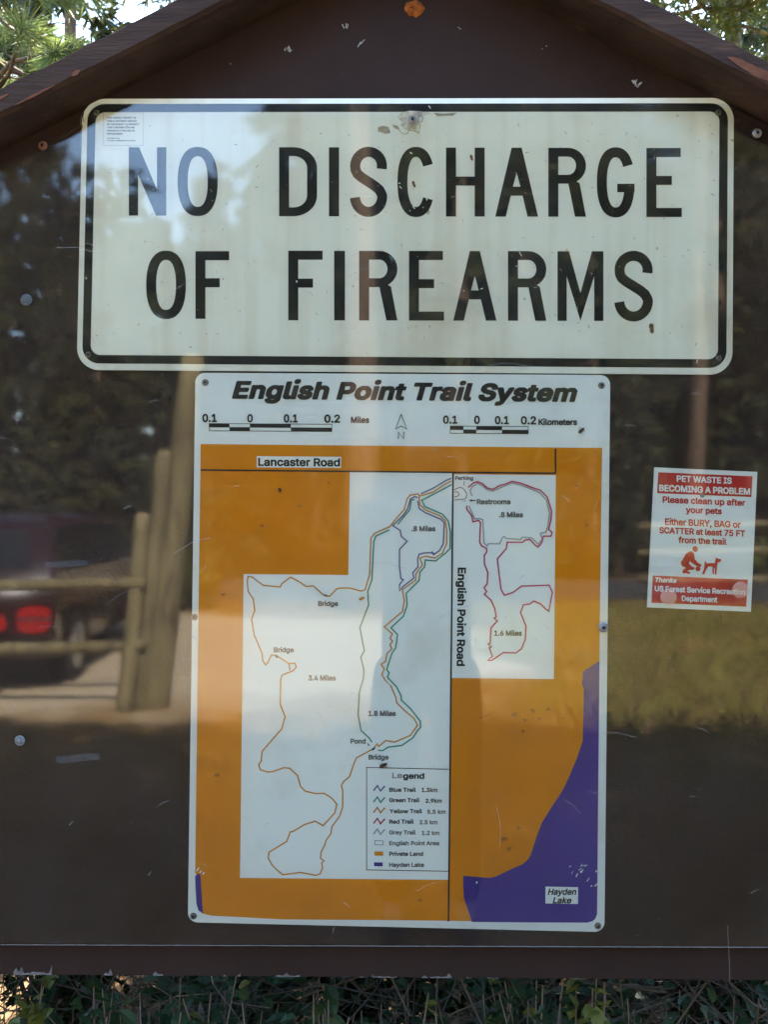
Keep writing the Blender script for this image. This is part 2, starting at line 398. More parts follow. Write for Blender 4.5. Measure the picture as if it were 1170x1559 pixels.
# chipped paint along the bottom edge of the board
rr = random.Random(12)
for (a, b_, hgt) in ((20, 79, 16), (158, 171, 14), (233, 248, 9), (340, 346, 4), (362, 366, 9), (420, 457, 9), (548, 557, 3), (567, 604, 7), (642, 652, 6), (655, 688, 10), (710, 718, 3), (742, 760, 3), (870, 878, 3), (880, 892, 3)):
    base = lambda x: 1480.5 + (x - (xl * 1000 + 585)) * (17.5 / 2280) - .6
    pts = [(a, base(a)), (b_, base(b_))]; k = max(4, int((b_ - a) / 4)); top = []
    prof = [rr.uniform(.15, .5) for _ in range(k + 1)]
    for _ in range(max(1, k // 5)): prof[rr.randrange(k + 1)] = 1
    if hgt == 16: prof[0] = .3; prof[1] = .9; prof[-1] = 1.3
    for i in range(k + 1): x = b_ + (a - b_) * i / k; top.append((x, base(x) - .75 * hgt * prof[k - i]))
    m_ = MB(); m_.flat([pts + top], YB - .0006); m_.build('bare_wood_patch', M['chip'], kiosk)
# pale scuffs on the gable
for (x, y_, n_, ln) in ((437, 76, 9, 7), (970, 129, 12, 10), (525, 46, 3, 12), (546, 70, 2, 16), (700, 43, 2, 4), (355, 101, 1, 4), (831, 72, 2, 3)):
    m_ = MB()
    for k in range(n_):
        a = rr.uniform(-2.4, -.6); px, py = x + rr.uniform(-5, 5), y_ + rr.uniform(-5, 5)
        m_.line([(px, py), (px + math.cos(a) * ln * .6, py + math.sin(a) * ln * .6)], rr.uniform(.8, 1.6), YB - .0006 - k * 4e-5)
    m_.build('scuff_mark', M['smear'] if n_ > 20 else M['paleink'], kiosk)
# rusty bolt under the ridge
m_ = MB(); rr = random.Random(5); c = W(631, 13, YB)
for ring, (r0, h) in enumerate(((.0, 0),)): pass
V = [c + Vector((0, -.006, 0))]; F = []
for ri, (r_, h) in enumerate(((.005, .007), (.010, .005), (.0155, .0005))):
    for k in range(18):
        a = 2 * math.pi * k / 18; q = r_ * rr.uniform(.85, 1.1)
        V.append(c + Vector((q * math.cos(a), -h * rr.uniform(.7, 1.2), q * .85 * math.sin(a))))
F = [(0, 1 + k, 1 + (k + 1) % 18) for k in range(18)]
for ri in range(2):
    for k in range(18): F.append((1 + ri * 18 + k, 1 + ri * 18 + 18 + k, 1 + ri * 18 + 18 + (k + 1) % 18, 1 + ri * 18 + (k + 1) % 18))
m_.add(V, F); m_.build('rusty_bolt', M['rustfoam'], kiosk)

# ------------------------------------------------------------------ fixings
def screw(px, py, y, r, parent, m, name='screw', washer=True, hole=True):
    """pan head with a dished washer; the drive recess is a sub-part"""
    c = W(px, py, y); s_ = MB(); r /= 1000
    if washer:
        s_.lathe([(r * .5, 0), (r, .0003), (r * .93, .0016), (r * .72, .0024), (r * .58, .0019)], c, (0, -1, 0), 20)
    s_.lathe([(r * .57, .0005), (r * .55, .0026), (r * .38, .0034), (r * .1, .0037)], c, (0, -1, 0), 14)
    o = s_.build(name, m, parent, smooth=False)
    if hole:
        h = MB(); h.lathe([(r * .40, .0), (r * .36, .0040)], c, (0, -1, 0), 8)
        k = h.build('drive_recess', M['dark'], o); k.matrix_parent_inverse = Matrix.Identity(4) if False else o.matrix_parent_inverse.copy()
        k.parent = o; k.matrix_parent_inverse = (Matrix.Translation(o.location)).inverted() @ Matrix.Identity(4)
        if parent is not None: k.matrix_parent_inverse = Matrix.Translation(Vector((0, 0, 0)))
    return o

# quads and rounded rectangles in board millimetres
def bil(q, u, v):
    (ax, ay), (bx, by), (cx, cy), (dx, dy) = q
    return ((1 - u) * (1 - v) * ax + u * (1 - v) * bx + u * v * cx + (1 - u) * v * dx, (1 - u) * (1 - v) * ay + u * (1 - v) * by + u * v * cy + (1 - u) * v * dy)
def rrect(q, wd, ht, ins, r, n=9):
    ins = ins if isinstance(ins, tuple) else (ins,) * 4      # left, top, right, bottom
    x0, y0, x1, y1 = ins[0], ins[1], wd - ins[2], ht - ins[3]
    out = []
    for (cx, cy, a0) in ((x1 - r, y0 + r, -90), (x1 - r, y1 - r, 0), (x0 + r, y1 - r, 90), (x0 + r, y0 + r, 180)):
        for k in range(n):
            a = R(a0 + 90 * k / (n - 1)); out.append(bil(q, (cx + r * math.cos(a)) / wd, (cy + r * math.sin(a)) / ht))
    return out

# road-sign alphabet, drawn as outlines in a unit box (x right, y down, stroke s in the same units)
def stroke(path, s):
    P = [Vector(p) for p in path]; A = []; B = []
    for i, p in enumerate(P):
        a = (p - P[i - 1]).normalized() if i else (P[1] - P[0]).normalized()
        b = (P[i + 1] - p).normalized() if i < len(P) - 1 else a
        t = (a + b).normalized(); nn = Vector((-t.y, t.x)); k = 1 / max(.5, nn.dot(Vector((-a.y, a.x))))
        A.append(tuple(p + nn * s / 2 * k)); B.append(tuple(p - nn * s / 2 * k))
    return A + B[::-1]
def arc(cx, cy, rx, ry, a0, a1, n=14):
    return [(cx + rx * math.cos(R(a0 + (a1 - a0) * i / n)), cy + ry * math.sin(R(a0 + (a1 - a0) * i / n))) for i in range(n + 1)]
def sup(cx, cy, rx, ry, a0, a1, n=16, e=2.5):
    o = []
    for i in range(n + 1):
        a = R(a0 + (a1 - a0) * i / n); c, s_ = math.cos(a), math.sin(a)
        o.append((cx + rx * math.copysign(abs(c) ** (2 / e), c), cy + ry * math.copysign(abs(s_) ** (2 / e), s_)))
    return o
def glyph(ch, w_, h, s):
    if ch == 'I': return [[[(0, 0), (w_, 0), (w_, h), (0, h)]]]
    if ch == 'N':
        return [[[(0, 0), (s * 1.02, 0), (w_ - s * .92, h * .62), (w_ - s * .92, 0), (w_, 0), (w_, h), (w_ - s * 1.02, h), (s * .92, h * .40), (s * .92, h), (0, h)]]]
    if ch == 'E':
        t = s * .9
        return [[[(0, 0), (w_ * .97, 0), (w_ * .97, t), (s, t), (s, h * .405), (w_ * .72, h * .405), (w_ * .72, h * .405 + t), (s, h * .405 + t), (s, h - t), (w_, h - t), (w_, h), (0, h)]]]
    if ch == 'F':
        t = s * .9
        return [[[(0, 0), (w_, 0), (w_, t), (s, t), (s, h * .40), (w_ * .72, h * .40), (w_ * .72, h * .40 + t), (s, h * .40 + t), (s, h), (0, h)]]]
    if ch == 'H':
        t = s * .9; m_ = h * .42
        return [[[(0, 0), (s, 0), (s, m_), (w_ - s, m_), (w_ - s, 0), (w_, 0), (w_, h), (w_ - s, h), (w_ - s, m_ + t), (s, m_ + t), (s, h), (0, h)]]]
    if ch == 'A':
        t = s * .9; ay = h * .72; c = w_ / 2; e = s * 1.06
        f = lambda y_: (c - s * .5) * (1 - y_ / h)
        g_ = lambda y_: f(y_) + e
        y0 = h * .565
        # inner apex
        ya = h * (1 - (c - e) / (c - s * .5)) + 2
        return [[[(c - s * .5, 0), (c + s * .5, 0), (w_, h), (w_ - e, h), (w_ - g_(y0 + t), y0 + t), (g_(y0 + t), y0 + t), (e, h), (0, h)],
                 [(c, ya), (w_ - g_(y0), y0), (g_(y0), y0)]]]
    if ch == 'M':
        c = w_ / 2
        return [[[(0, 0), (s * 1.15, 0), (c, h * .60), (w_ - s * 1.15, 0), (w_, 0), (w_, h), (w_ - s * .92, h), (w_ - s * .92, h * .36), (c, h), (s * .92, h * .36), (s * .92, h), (0, h)]]]
    if ch == 'O':
        return [[sup(w_ / 2, h / 2, w_ / 2, h / 2 * 1.012, 0, 354, 59, 2.35), sup(w_ / 2, h / 2, w_ / 2 - s, h / 2 - s * .88, 0, 354, 59, 2.35)]]
    if ch == 'D':
        r = w_ * .62; ri = r - s
        o = [(0, 0)] + arc(w_ - r, h * .3, r, h * .3, -90, 0, 10) + arc(w_ - r, h * .7, r, h * .3, 0, 90, 10) + [(0, h)]
        i_ = [(s, s * .88)] + arc(w_ - r, h * .3, ri, h * .3 - s * .88, -90, 0, 10) + arc(w_ - r, h * .7, ri, h * .3 - s * .88, 0, 90, 10) + [(s, h - s * .88)]
        return [[o, i_]]
    if ch == 'R':
        t = s * .88; bh = h * .52; r = bh / 2
        o = [(0, 0)] + arc(w_ - r, r, r, r, -90, 62, 14) + [(w_ * .83, bh * .985), (w_, h), (w_ - s * 1.1, h), (w_ * .53, bh), (s, bh), (s, h), (0, h)]
        i_ = [(s, t)] + arc(w_ - r, r, r - s, r - t, -90, 90, 12) + [(s, bh - t)]
        return [[o, i_]]
    if ch in 'CG':
        x0, x1, y0, y1 = s / 2, w_ - s / 2, s * .44, h - s * .44
        cx, cy, rx, ry = w_ / 2, h / 2, w_ / 2 - s / 2, h / 2 - s * .44
        top = sup(cx, cy, rx, ry, -30, -180, 22, 2.35); bot = sup(cx, cy, rx, ry, 180, 30 if ch == 'C' else 12, 22, 2.35)[1:]
        if ch == 'C': return [[stroke(top + bot, s)]]
        a = stroke(top + bot, s)
        xb = w_ - s * .03; yb = bot[-1][1]
        # bar as its own piece butted on the end of the bowl
        yt = h * .52
        return [[a], [[(w_ * .54, yt), (w_, yt), (w_, yb + 2.5), (w_ - s, yb + 2.5), (w_ - s, yt + s * .85), (w_ * .54, yt + s * .85)]]]
    if ch == 'S':
        x0, x1 = s / 2, w_ - s / 2; c = w_ / 2; rt = (x1 - x0) / 2
        y0, y1 = s * .44, h - s * .44
        p = arc(c, y0 + h * .205, rt * .98, h * .205, 12, -180, 16)
        p += [(x0 + .004 * w_ + w_ * .012, h * .325), (x0 + w_ * .07, h * .385), (x0 + w_ * .18, h * .435), (c, h * .50), (x1 - w_ * .2, h * .56), (x1 - w_ * .08, h * .615), (x1 - w_ * .015, h * .68)]
        p += arc(c, y1 - h * .225, rt, h * .225, 0, 176, 16)
        return [[stroke(p, s)]]

# ------------------------------------------------------------------ lettering: a bold grotesque drawn as outlines (advance, loops), cap height about 530
ADV_SPACE = 188
FONT = {
',': (188, "24,-150/98,-150/114,-134/166,50/166,84/150,100/54,100/38,84/8,-98/8,-134"),
'.': (188, "48,-22/68,-34/120,-34/140,-24/166,4/170,12/170,70/162,84/132,112/120,116/68,116/48,104/24,78/20,68/20,14/24,4"),
'0': (453, "114,-6/144,-24/194,-36/258,-36/308,-24/336,-8/382,38/386,48/396,58/414,96/426,138/434,188/434,320/426,370/414,412/396,450/380,474/336,516/306,534/280,542/250,546/186,544/148,534/114,514/74,474/60,450/54,446/54,440/38,410/26,368/18,294/18,214/26,140/38,98/46,86/54,62/60,58/72,36 186,96/176,106/162,132/144,190/140,226/140,282/144,318/160,372/182,410/216,428/236,428/260,418/276,404/292,376/300,354/308,322/314,260/308,186/292,132/276,104/262,92/238,82/214,82"),
'1': (453, "62,-30/404,-30/420,-14/420,68/404,84/306,84/306,522/290,538/182,538/144,508/126,498/122,492/104,482/100,476/96,476/92,470/74,460/56,442/56,344/72,328/102,328/106,334/116,338/120,344/124,344/128,350/132,350/136,356/146,360/182,388/182,84/62,84/46,68/46,-14"),
'2': (453, "50,-30/402,-30/418,-14/418,70/402,86/222,86/240,104/240,108/278,144/278,148/310,178/310,182/332,202/332,206/362,238/390,278/408,322/410,412/404,434/378,478/344,512/320,528/294,538/248,546/202,546/154,538/108,514/66,472/50,446/38,408/36,348/52,332/142,332/158,348/158,372/172,406/186,418/214,428/244,426/270,414/278,406/290,374/284,346/272,322/252,298/252,294/34,62/34,-14"),
'3': (453, "82,0/116,-20/174,-36/264,-36/320,-20/350,-2/388,34/408,64/414,76/422,112/422,186/414,212/398,242/356,286/320,308/288,316/402,446/402,522/386,538/56,538/40,522/40,438/56,422/222,422/200,398/200,394/186,382/186,378/170,364/170,360/156,348/156,344/142,332/142,328/126,314/126,234/142,218/220,216/258,206/282,190/298,152/294,122/280,100/244,84/214,80/178,88/154,102/142,126/140,146/124,162/30,162/14,146/14,110/18,88/26,64/30,62/38,44"),
'4': (453, "26,74/252,74/252,-14/268,-30/356,-30/372,-14/372,74/426,74/442,90/442,176/426,192/372,192/372,332/356,348/268,348/252,332/252,192/164,192/174,214/190,236/194,248/210,270/214,282/218,284/234,316/238,318/240,326/244,328/260,360/264,362/280,394/284,396/286,404/290,406/300,428/304,430/340,492/340,522/324,538/232,538/214,520/192,478/170,446/166,434/162,432/146,400/142,398/120,356/104,334/100,322/96,320/74,278/58,256/54,244/50,242/48,234/44,232/28,200/10,174/10,90"),
'5': (453, "84,10/88,10/96,0/122,-18/150,-30/178,-36/272,-34/296,-28/332,-10/386,42/400,62/412,88/420,128/420,206/408,250/384,290/342,332/324,344/290,358/254,364/198,364/172,358/180,422/380,422/396,438/396,522/380,538/82,538/66,522/36,268/36,238/52,222/106,216/144,216/152,226/198,244/224,246/240,242/266,230/278,218/288,200/296,172/294,140/276,104/248,86/226,80/200,84/172,98/158,118/152,144/136,160/46,160/30,144/32,90/52,46"),
'6': (453, "104,0/140,-22/178,-34/274,-34/322,-18/346,-2/382,34/406,74/418,114/418,200/400,256/388,274/350,312/330,326/282,342/248,344/300,422/306,426/318,448/324,452/340,480/350,490/350,522/334,538/236,538/220,522/208,500/202,496/174,450/168,446/144,406/138,402/82,318/50,256/34,202/36,112/42,86/48,78/54,58/64,48/68,38 182,96/168,114/156,148/160,184/176,214/194,226/218,234/242,232/274,216/292,184/296,168/296,146/292,130/274,98/234,80/210,82"),
'7': (453, "84,-30/180,-30/196,-14/420,432/420,522/404,538/48,538/32,522/32,438/48,422/272,422/68,18/68,-14"),
'8': (453, "82,6/114,-16/148,-30/178,-36/272,-36/326,-22/358,-4/400,36/422,70/430,104/430,170/426,190/404,232/368,268/368,272/384,286/400,310/410,340/410,418/404,442/380,480/342,516/318,530/292,540/254,546/198,546/160,540/126,526/100,508/60,466/52,446/48,444/40,402/42,340/52,310/84,268/54,240/34,210/22,170/22,108/32,68/44,46 160,102/150,120/146,144/158,174/182,194/216,204/238,204/254,200/284,184/292,176/302,156/306,142/302,120/292,102/268,88/238,80/214,80/184,88 180,336/168,356/164,370/166,390/180,414/206,426/230,430/256,422/278,408/286,390/288,370/284,356/272,336/248,324/230,320/204,324"),
'9': (453, "116,-30/214,-30/234,-10/372,194/396,238/412,280/418,308/418,392/404,438/382,474/346,510/302,536/250,546/182,544/152,536/106,510/70,474/42,426/34,382/34,322/40,284/52,254/58,250/66,234/118,186/146,172/174,166/204,166/132,58/126,54/114,32/100,16/100,-14 182,290/164,316/156,344/160,376/176,408/180,408/186,416/220,430/246,426/272,412/292,378/296,362/294,330/276,294/248,278/230,274/220,274"),
'A': (480, "2,-30/100,-30/116,-14/158,112/320,112/364,-14/380,-30/476,-30/492,-14/492,20/488,24/484,42/474,62/470,80/438,160/434,178/402,258/312,510/308,520/290,538/186,538/170,522/-14,16/-14,-14 200,228/224,294/236,340/240,342/278,228"),
'B': (456, "46,-30/280,-30/326,-24/356,-14/382,0/428,48/440,72/446,94/446,180/442,198/422,234/386,268/410,294/424,322/428,340/426,416/414,452/402,470/364,508/346,520/318,532/288,538/46,538/30,522/30,-14 154,86/154,200/254,200/274,196/306,180/320,156/324,142/322,124/314,108/294,96/230,86 154,314/154,422/256,420/282,412/296,400/304,378/304,364/290,334/262,320/242,316"),
'C': (510, "104,18/108,18/136,-6/172,-24/204,-30/210,-34/312,-36/372,-20/402,-4/454,42/454,46/464,54/480,78/490,98/502,138/502,174/486,190/394,190/378,174/366,138/346,112/316,94/278,84/260,84/224,92/196,106/170,130/166,142/154,158/152,170/142,190/134,240/134,268/144,324/170,378/196,402/220,412/222,416/250,424/286,424/330,408/358,384/374,354/378,334/394,318/486,318/502,334/502,370/490,410/478,434/466,452/456,460/456,464/426,494/422,494/414,504/394,518/338,540/294,546/222,544/172,532/134,514/128,506/104,490/60,442/58,434/44,416/22,366/14,324/10,280/14,184/22,142/44,92/58,74/60,66"),
'D': (502, "46,-30/250,-30/282,-28/322,-18/368,2/394,20/440,66/448,78/478,140/488,186/492,228/488,324/478,370/466,400/442,442/394,490/376,500/372,506/328,526/286,536/262,538/46,538/30,522/30,-14 154,86/154,422/244,420/282,410/308,398/334,376/352,342/360,318/368,280/368,230/352,168/326,126/304,110/286,102/244,90"),
'E': (419, "46,-30/388,-30/404,-14/404,70/388,86/154,86/154,198/368,198/384,214/384,300/368,316/154,316/154,422/386,422/402,438/402,522/386,538/46,538/30,522/30,-14"),
'F': (410, "46,-30/138,-30/154,-14/154,190/360,190/376,206/376,292/360,308/154,308/154,422/382,422/398,438/398,522/382,538/46,538/30,522/30,-14"),
'G': (520, "106,16/128,2/134,-6/170,-24/210,-34/326,-34/382,-16/422,8/464,50/480,74/498,114/506,146/508,172/508,270/492,286/268,286/252,270/252,184/268,168/378,168/376,156/364,132/346,110/318,94/282,84/262,84/224,92/196,106/188,116/184,116/170,130/166,142/154,158/152,170/142,190/136,222/136,286/142,318/154,350/182,392/222,416/250,424/286,424/332,406/352,388/374,348/378,334/394,318/488,318/504,334/504,366/498,390/478,434/466,452/420,498/416,498/398,514/350,536/292,546/220,544/170,532/134,514/114,496/102,490/60,444/46,416/38,408/36,396/22,366/12,320/12,188/22,142/40,98/56,76/60,64"),
'H': (517, "46,-30/138,-30/154,-14/154,202/362,202/362,-14/378,-30/470,-30/486,-14/486,522/470,538/378,538/362,522/362,318/154,318/154,522/138,538/46,538/30,522/30,-14"),
'I': (300, "16,-30/282,-30/298,-14/298,70/282,86/212,86/212,422/282,422/298,438/298,522/282,538/16,538/0,522/0,438/16,422/88,422/88,86/16,86/0,70/0,-14"),
'J': (396, "60,2/76,-6/92,-20/126,-32/154,-36/232,-34/272,-22/292,-10/328,22/328,26/348,48/362,84/366,120/366,522/350,538/258,538/242,522/242,150/240,132/226,98/216,90/194,82/174,82/152,90/140,102/130,128/128,186/112,202/18,202/2,186/2,130/8,84/22,48"),
'K': (467, "46,-30/138,-30/154,-14/154,154/188,186/192,194/200,188/204,178/230,146/238,130/244,126/248,116/284,70/332,-2/358,-30/462,-30/478,-14/476,20/284,286/476,492/476,522/460,538/348,538/276,462/276,458/252,436/252,432/228,410/228,406/206,386/206,382/168,346/156,328/154,522/138,538/46,538/30,522/30,-14"),
'L': (393, "46,-30/374,-30/390,-14/390,70/374,86/154,86/154,522/138,538/46,538/30,522/30,-14"),
'M': (628, "46,-30/136,-30/152,-14/152,244/196,140/198,128/254,-12/272,-30/356,-30/374,-12/472,244/474,-14/490,-30/582,-30/598,-14/598,522/582,538/462,538/444,520/390,374/368,324/366,312/358,298/356,286/348,272/346,260/338,246/336,234/328,220/326,208/318,194/316,180/184,520/166,538/46,538/30,522/30,-14"),
'N': (523, "46,-30/138,-30/154,-14/154,304/194,244/196,236/208,222/210,214/222,200/224,192/236,178/238,170/254,150/256,142/268,128/270,120/282,106/284,98/296,84/298,76/310,62/312,54/328,34/330,26/342,12/344,4/372,-30/476,-30/492,-14/492,522/476,538/384,538/368,522/368,206/320,278/318,286/306,300/304,308/292,322/280,346/268,360/266,368/254,382/252,390/240,404/238,412/226,426/224,434/212,448/186,494/174,508/172,516/152,538/46,538/30,522/30,-14"),
'O': (533, "104,18/108,18/136,-6/172,-24/204,-30/210,-34/322,-34/362,-24/404,-2/462,52/490,92/510,140/520,184/522,302/518,334/512,362/498,400/474,442/420,498/416,498/400,514/362,532/312,544/242,546/200,540/172,532/134,514/88,474/88,470/60,442/58,434/44,416/22,366/14,324/10,280/14,184/22,142/44,92/58,74/60,66 186,114/170,132/154,158/142,190/136,222/136,286/142,318/154,350/182,392/186,392/198,404/224,416/250,424/282,424/312,416/338,402/362,380/380,348/392,314/400,260/398,222/380,160/362,128/350,116/310,92/282,84/250,84/230,90"),
'P': (445, "46,-30/138,-30/154,-14/154,156/268,156/324,166/370,192/404,226/418,246/438,304/438,390/432,414/422,442/408,464/370,502/346,518/318,530/274,538/46,538/30,522/30,-14 154,272/154,422/242,422/278,412/298,398/310,370/314,342/308,318/294,292/268,278/248,274"),
'Q': (533, "104,18/108,18/136,-6/172,-24/204,-30/210,-34/302,-36/346,-28/368,-60/386,-78/482,-78/498,-62/498,-32/474,-4/446,38/474,66/498,108/500,120/510,140/522,206/520,324/502,390/474,442/420,498/416,498/400,514/362,532/312,544/242,546/200,540/172,532/134,514/88,474/88,470/60,442/58,434/44,416/22,366/14,324/10,280/14,184/22,142/44,92/58,74/60,66 186,114/170,132/154,158/142,190/136,222/136,286/142,318/154,350/182,392/186,392/198,404/224,416/250,424/282,424/312,416/338,402/362,380/380,348/392,314/400,260/398,222/380,160/370,142/366,142/350,166/328,188/232,188/216,172/216,142/222,138/246,102/254,96/260,84/224,92"),
'R': (449, "46,-30/138,-30/154,-14/154,168/226,168/314,0/318,-2/322,-14/338,-30/442,-30/458,-14/458,16/360,192/362,198/372,202/410,240/432,282/438,310/436,404/428,432/408,468/382,494/378,494/368,506/350,518/322,530/274,538/46,538/30,522/30,-14 154,284/154,422/244,422/286,410/298,402/314,362/312,334/298,304/274,292/250,286"),
'S': (447, "70,6/102,-16/142,-32/174,-38/274,-38/322,-26/360,-8/404,32/422,58/436,94/438,174/426,212/416,222/416,226/372,270/360,278/324,296/218,324/180,338/160,350/152,358/146,372/150,392/164,410/196,424/230,428/266,420/288,408/302,390/306,364/322,348/414,348/430,364/430,408/422,438/406,466/366,506/336,526/306,538/256,546/196,546/156,540/126,530/116,522/100,516/50,470/38,452/24,418/22,350/26,324/34,310/36,298/44,292/52,278/98,238/158,212/282,176/302,164/310,156/314,144/308,118/300,106/286,96/248,82/212,80/180,88/156,100/142,118/134,150/118,166/24,166/8,150/8,116/12,92/20,68/24,66/34,44"),
'T': (449, "178,-30/270,-30/286,-14/286,422/430,422/446,438/446,522/430,538/18,538/2,522/2,438/18,422/162,422/162,-14"),
'U': (517, "88,24/92,24/112,2/136,-14/176,-30/226,-38/316,-36/354,-26/384,-12/408,4/460,60/476,92/486,138/486,522/470,538/378,538/362,522/362,170/350,132/334,108/310,94/270,82/246,82/222,88/196,100/178,114/160,150/154,180/154,522/138,538/46,538/30,522/32,126/40,94/54,66/68,50/72,40"),
'V': (480, "190,-30/292,-30/310,-12/314,6/318,10/322,28/326,32/330,50/334,54/338,72/342,76/346,94/350,98/354,116/358,120/362,138/366,142/370,160/374,164/378,182/382,186/386,204/390,208/394,226/398,230/402,248/406,252/410,270/414,274/418,292/422,296/426,314/430,318/434,336/438,340/442,358/446,362/450,380/454,384/458,402/492,490/492,522/476,538/380,538/364,522/262,222/252,202/242,164/116,520/98,538/2,538/-14,522/-12,486/-8,482/70,264/80,244/84,226/114,152/118,134/134,98/166,4/170,0/172,-12"),
'W': (686, "140,-30/244,-30/260,-14/342,290/424,-14/440,-30/544,-30/560,-14/700,492/700,522/684,538/588,538/572,522/494,210/484,236/412,520/394,538/292,538/274,520/194,210/140,410/114,520/96,538/2,538/-14,522/-14,492/-10,476/58,236/120,0/124,-14"),
'X': (474, "4,-30/106,-30/124,-12/132,4/138,8/180,72/196,90/236,152/268,104/274,100/282,84/288,80/296,64/302,60/310,44/316,40/328,18/334,14/342,-2/368,-30/470,-30/486,-14/486,16/472,32/456,60/450,64/430,98/424,102/408,130/402,134/386,162/380,166/360,200/354,204/338,232/316,260/320,272/326,276/338,298/344,302/356,324/362,328/374,350/380,354/392,376/398,380/410,402/416,406/428,428/434,432/446,454/474,490/474,522/458,538/358,538/332,508/292,446/262,408/240,370/236,370/222,396/212,406/192,440/186,444/136,522/120,538/16,538/0,522/0,492/160,262/148,240/142,236/134,220/128,216/120,200/114,196/106,180/100,176/92,160/86,156/82,146/76,142/68,126/62,122/54,106/48,102/40,86/34,82/26,66/20,62/12,46/-12,16/-12,-14"),
'Y': (472, "188,-30/282,-30/298,-14/298,196/302,198/320,232/328,240/330,248/338,256/340,264/348,272/366,306/374,314/376,322/384,330/402,364/410,372/412,380/420,388/422,396/430,404/432,412/440,420/448,438/484,492/484,522/468,538/366,538/344,514/342,506/328,488/276,398/268,390/238,336/232,340/230,348/218,362/216,370/180,424/128,514/106,538/4,538/-12,522/-10,486/-2,478/0,470/28,430/72,354/110,298/118,280/146,240/154,222/172,198/172,-14"),
'Z': (438, "28,-30/412,-30/428,-14/428,70/412,86/178,86/424,442/426,522/410,538/26,538/10,522/10,438/26,422/260,422/242,400/214,354/208,350/184,310/178,306/154,266/148,262/124,222/118,218/94,178/88,174/60,128/54,124/30,84/12,62/12,-14"),
'a': (389, "52,-8/80,-26/122,-38/194,-38/228,-30/248,-18/252,-18/262,-30/350,-30/366,-14/366,292/360,318/346,346/302,390/280,402/230,414/158,414/134,410/102,400/76,386/32,344/32,340/20,328/20,322/10,306/10,276/26,260/82,244/114,244/132,262/140,280/160,292/186,300/202,300/228,292/236,286/244,266/242,260/110,242/80,232/48,214/12,176/4,156/0,132/2,66/20,26 132,86/124,100/126,116/132,122/160,134/246,146/240,120/228,98/218,90/178,76/152,78"),
'c': (396, "78,4/82,4/102,-14/130,-28/160,-36/258,-36/296,-24/320,-10/368,36/380,54/392,82/392,116/374,134/326,146/290,146/272,128/270,116/256,94/226,80/198,78/176,84/156,98/138,128/130,158/128,204/138,246/156,278/176,292/194,298/220,298/246,288/248,284/256,282/270,260/272,248/288,232/320,232/376,246/392,262/392,294/378,326/364,346/318,388/280,406/246,414/156,412/128,404/104,392/90,378/78,372/42,334/22,298/6,240/6,136/12,106/30,62/34,60/42,42"),
'd': (424, "78,0/82,0/98,-16/122,-28/166,-38/230,-38/260,-30/282,-16/286,-16/298,-30/386,-30/402,-14/402,522/386,538/296,538/280,522/280,396/262,406/232,414/166,414/140,410/126,406/90,386/52,350/52,346/34,326/12,276/6,246/6,132/12,102/28,62/32,60/44,36 160,94/138,130/128,170/128,208/136,244/146,266/158,282/192,298/216,298/248,284/260,270/272,246/280,208/280,170/276,148/258,104/252,100/252,96/232,84/212,78/196,78/176,84"),
'e': (404, "80,2/84,2/102,-14/130,-28/162,-36/250,-38/282,-32/318,-16/336,-4/374,34/386,52/394,72/394,106/378,122/328,134/290,134/274,118/266,98/256,90/226,78/200,78/182,82/156,96/140,118/134,134/134,138/384,138/400,154/400,246/388,296/364,340/320,384/308,392/264,410/240,414/154,412/128,404/100,390/94,382/80,374/40,332/36,320/24,304/6,242/6,136/12,106/30,62/34,60/42,42 138,250/140,260/154,280/178,294/194,298/216,298/248,286/270,252"),
'f': (254, "66,-30/156,-30/172,-14/172,296/242,296/258,312/258,392/242,408/172,408/172,422/176,436/182,440/206,442/212,438/242,438/258,454/272,500/272,536/252,554/226,560/154,560/120,550/118,546/104,540/76,514/56,484/50,446/50,408/-8,408/-24,392/-24,312/-8,296/50,296/50,-14"),
'g': (425, "76,-148/102,-164/150,-178/250,-180/274,-176/302,-168/330,-154/370,-118/370,-114/386,-96/396,-74/402,-38/402,392/386,408/298,408/286,394/280,394/262,406/232,414/148,412/122,404/88,384/48,344/24,308/12,278/4,224/4,158/12,106/26,72/38,58/40,50/54,38/54,34/78,10/94,2/98,-4/114,-10/84,-12/54,-28/52,-32/36,-38/20,-54/20,-84/24,-86/28,-98 146,-46/118,-14/150,-24/236,-24/280,-8/278,-22/268,-46/222,-66/182,-64 160,104/148,116/138,136/128,176/128,210/138,248/148,270/160,284/192,298/216,298/230,294/252,282/260,272/278,228/282,180/272,138/256,110/228,94/196,90"),
'h': (410, "38,-30/128,-30/144,-14/144,234/158,274/174,288/202,298/224,296/244,288/256,274/264,248/266,-14/282,-30/370,-30/386,-14/386,284/374,330/358,356/326,388/322,388/312,398/282,410/266,414/200,414/182,412/144,396/144,522/128,538/38,538/22,522/22,-14"),
'i': (167, "38,-30/128,-30/144,-14/144,392/128,408/38,408/22,392/22,-14 48,462/58,458/108,458/122,464/152,494/156,504/156,552/150,566/122,592/108,598/58,598/42,590/16,564/12,554/12,502/16,494"),
'k': (381, "38,-30/128,-30/144,-14/144,126/148,130/154,128/154,124/170,108/170,104/206,62/212,50/228,34/234,22/250,6/256,-6/280,-30/386,-30/402,-14/402,16/394,22/380,44/372,50/372,54/326,108/320,120/312,126/312,130/288,156/288,160/258,194/252,206/244,212/258,232/388,362/388,392/372,408/268,408/144,282/144,522/128,538/38,538/22,522/22,-14"),
'l': (189, "64,-14/96,-30/176,-32/194,-28/210,-12/210,26/200,68/184,84/148,82/144,92/144,522/128,538/38,538/22,522/24,44/34,18"),
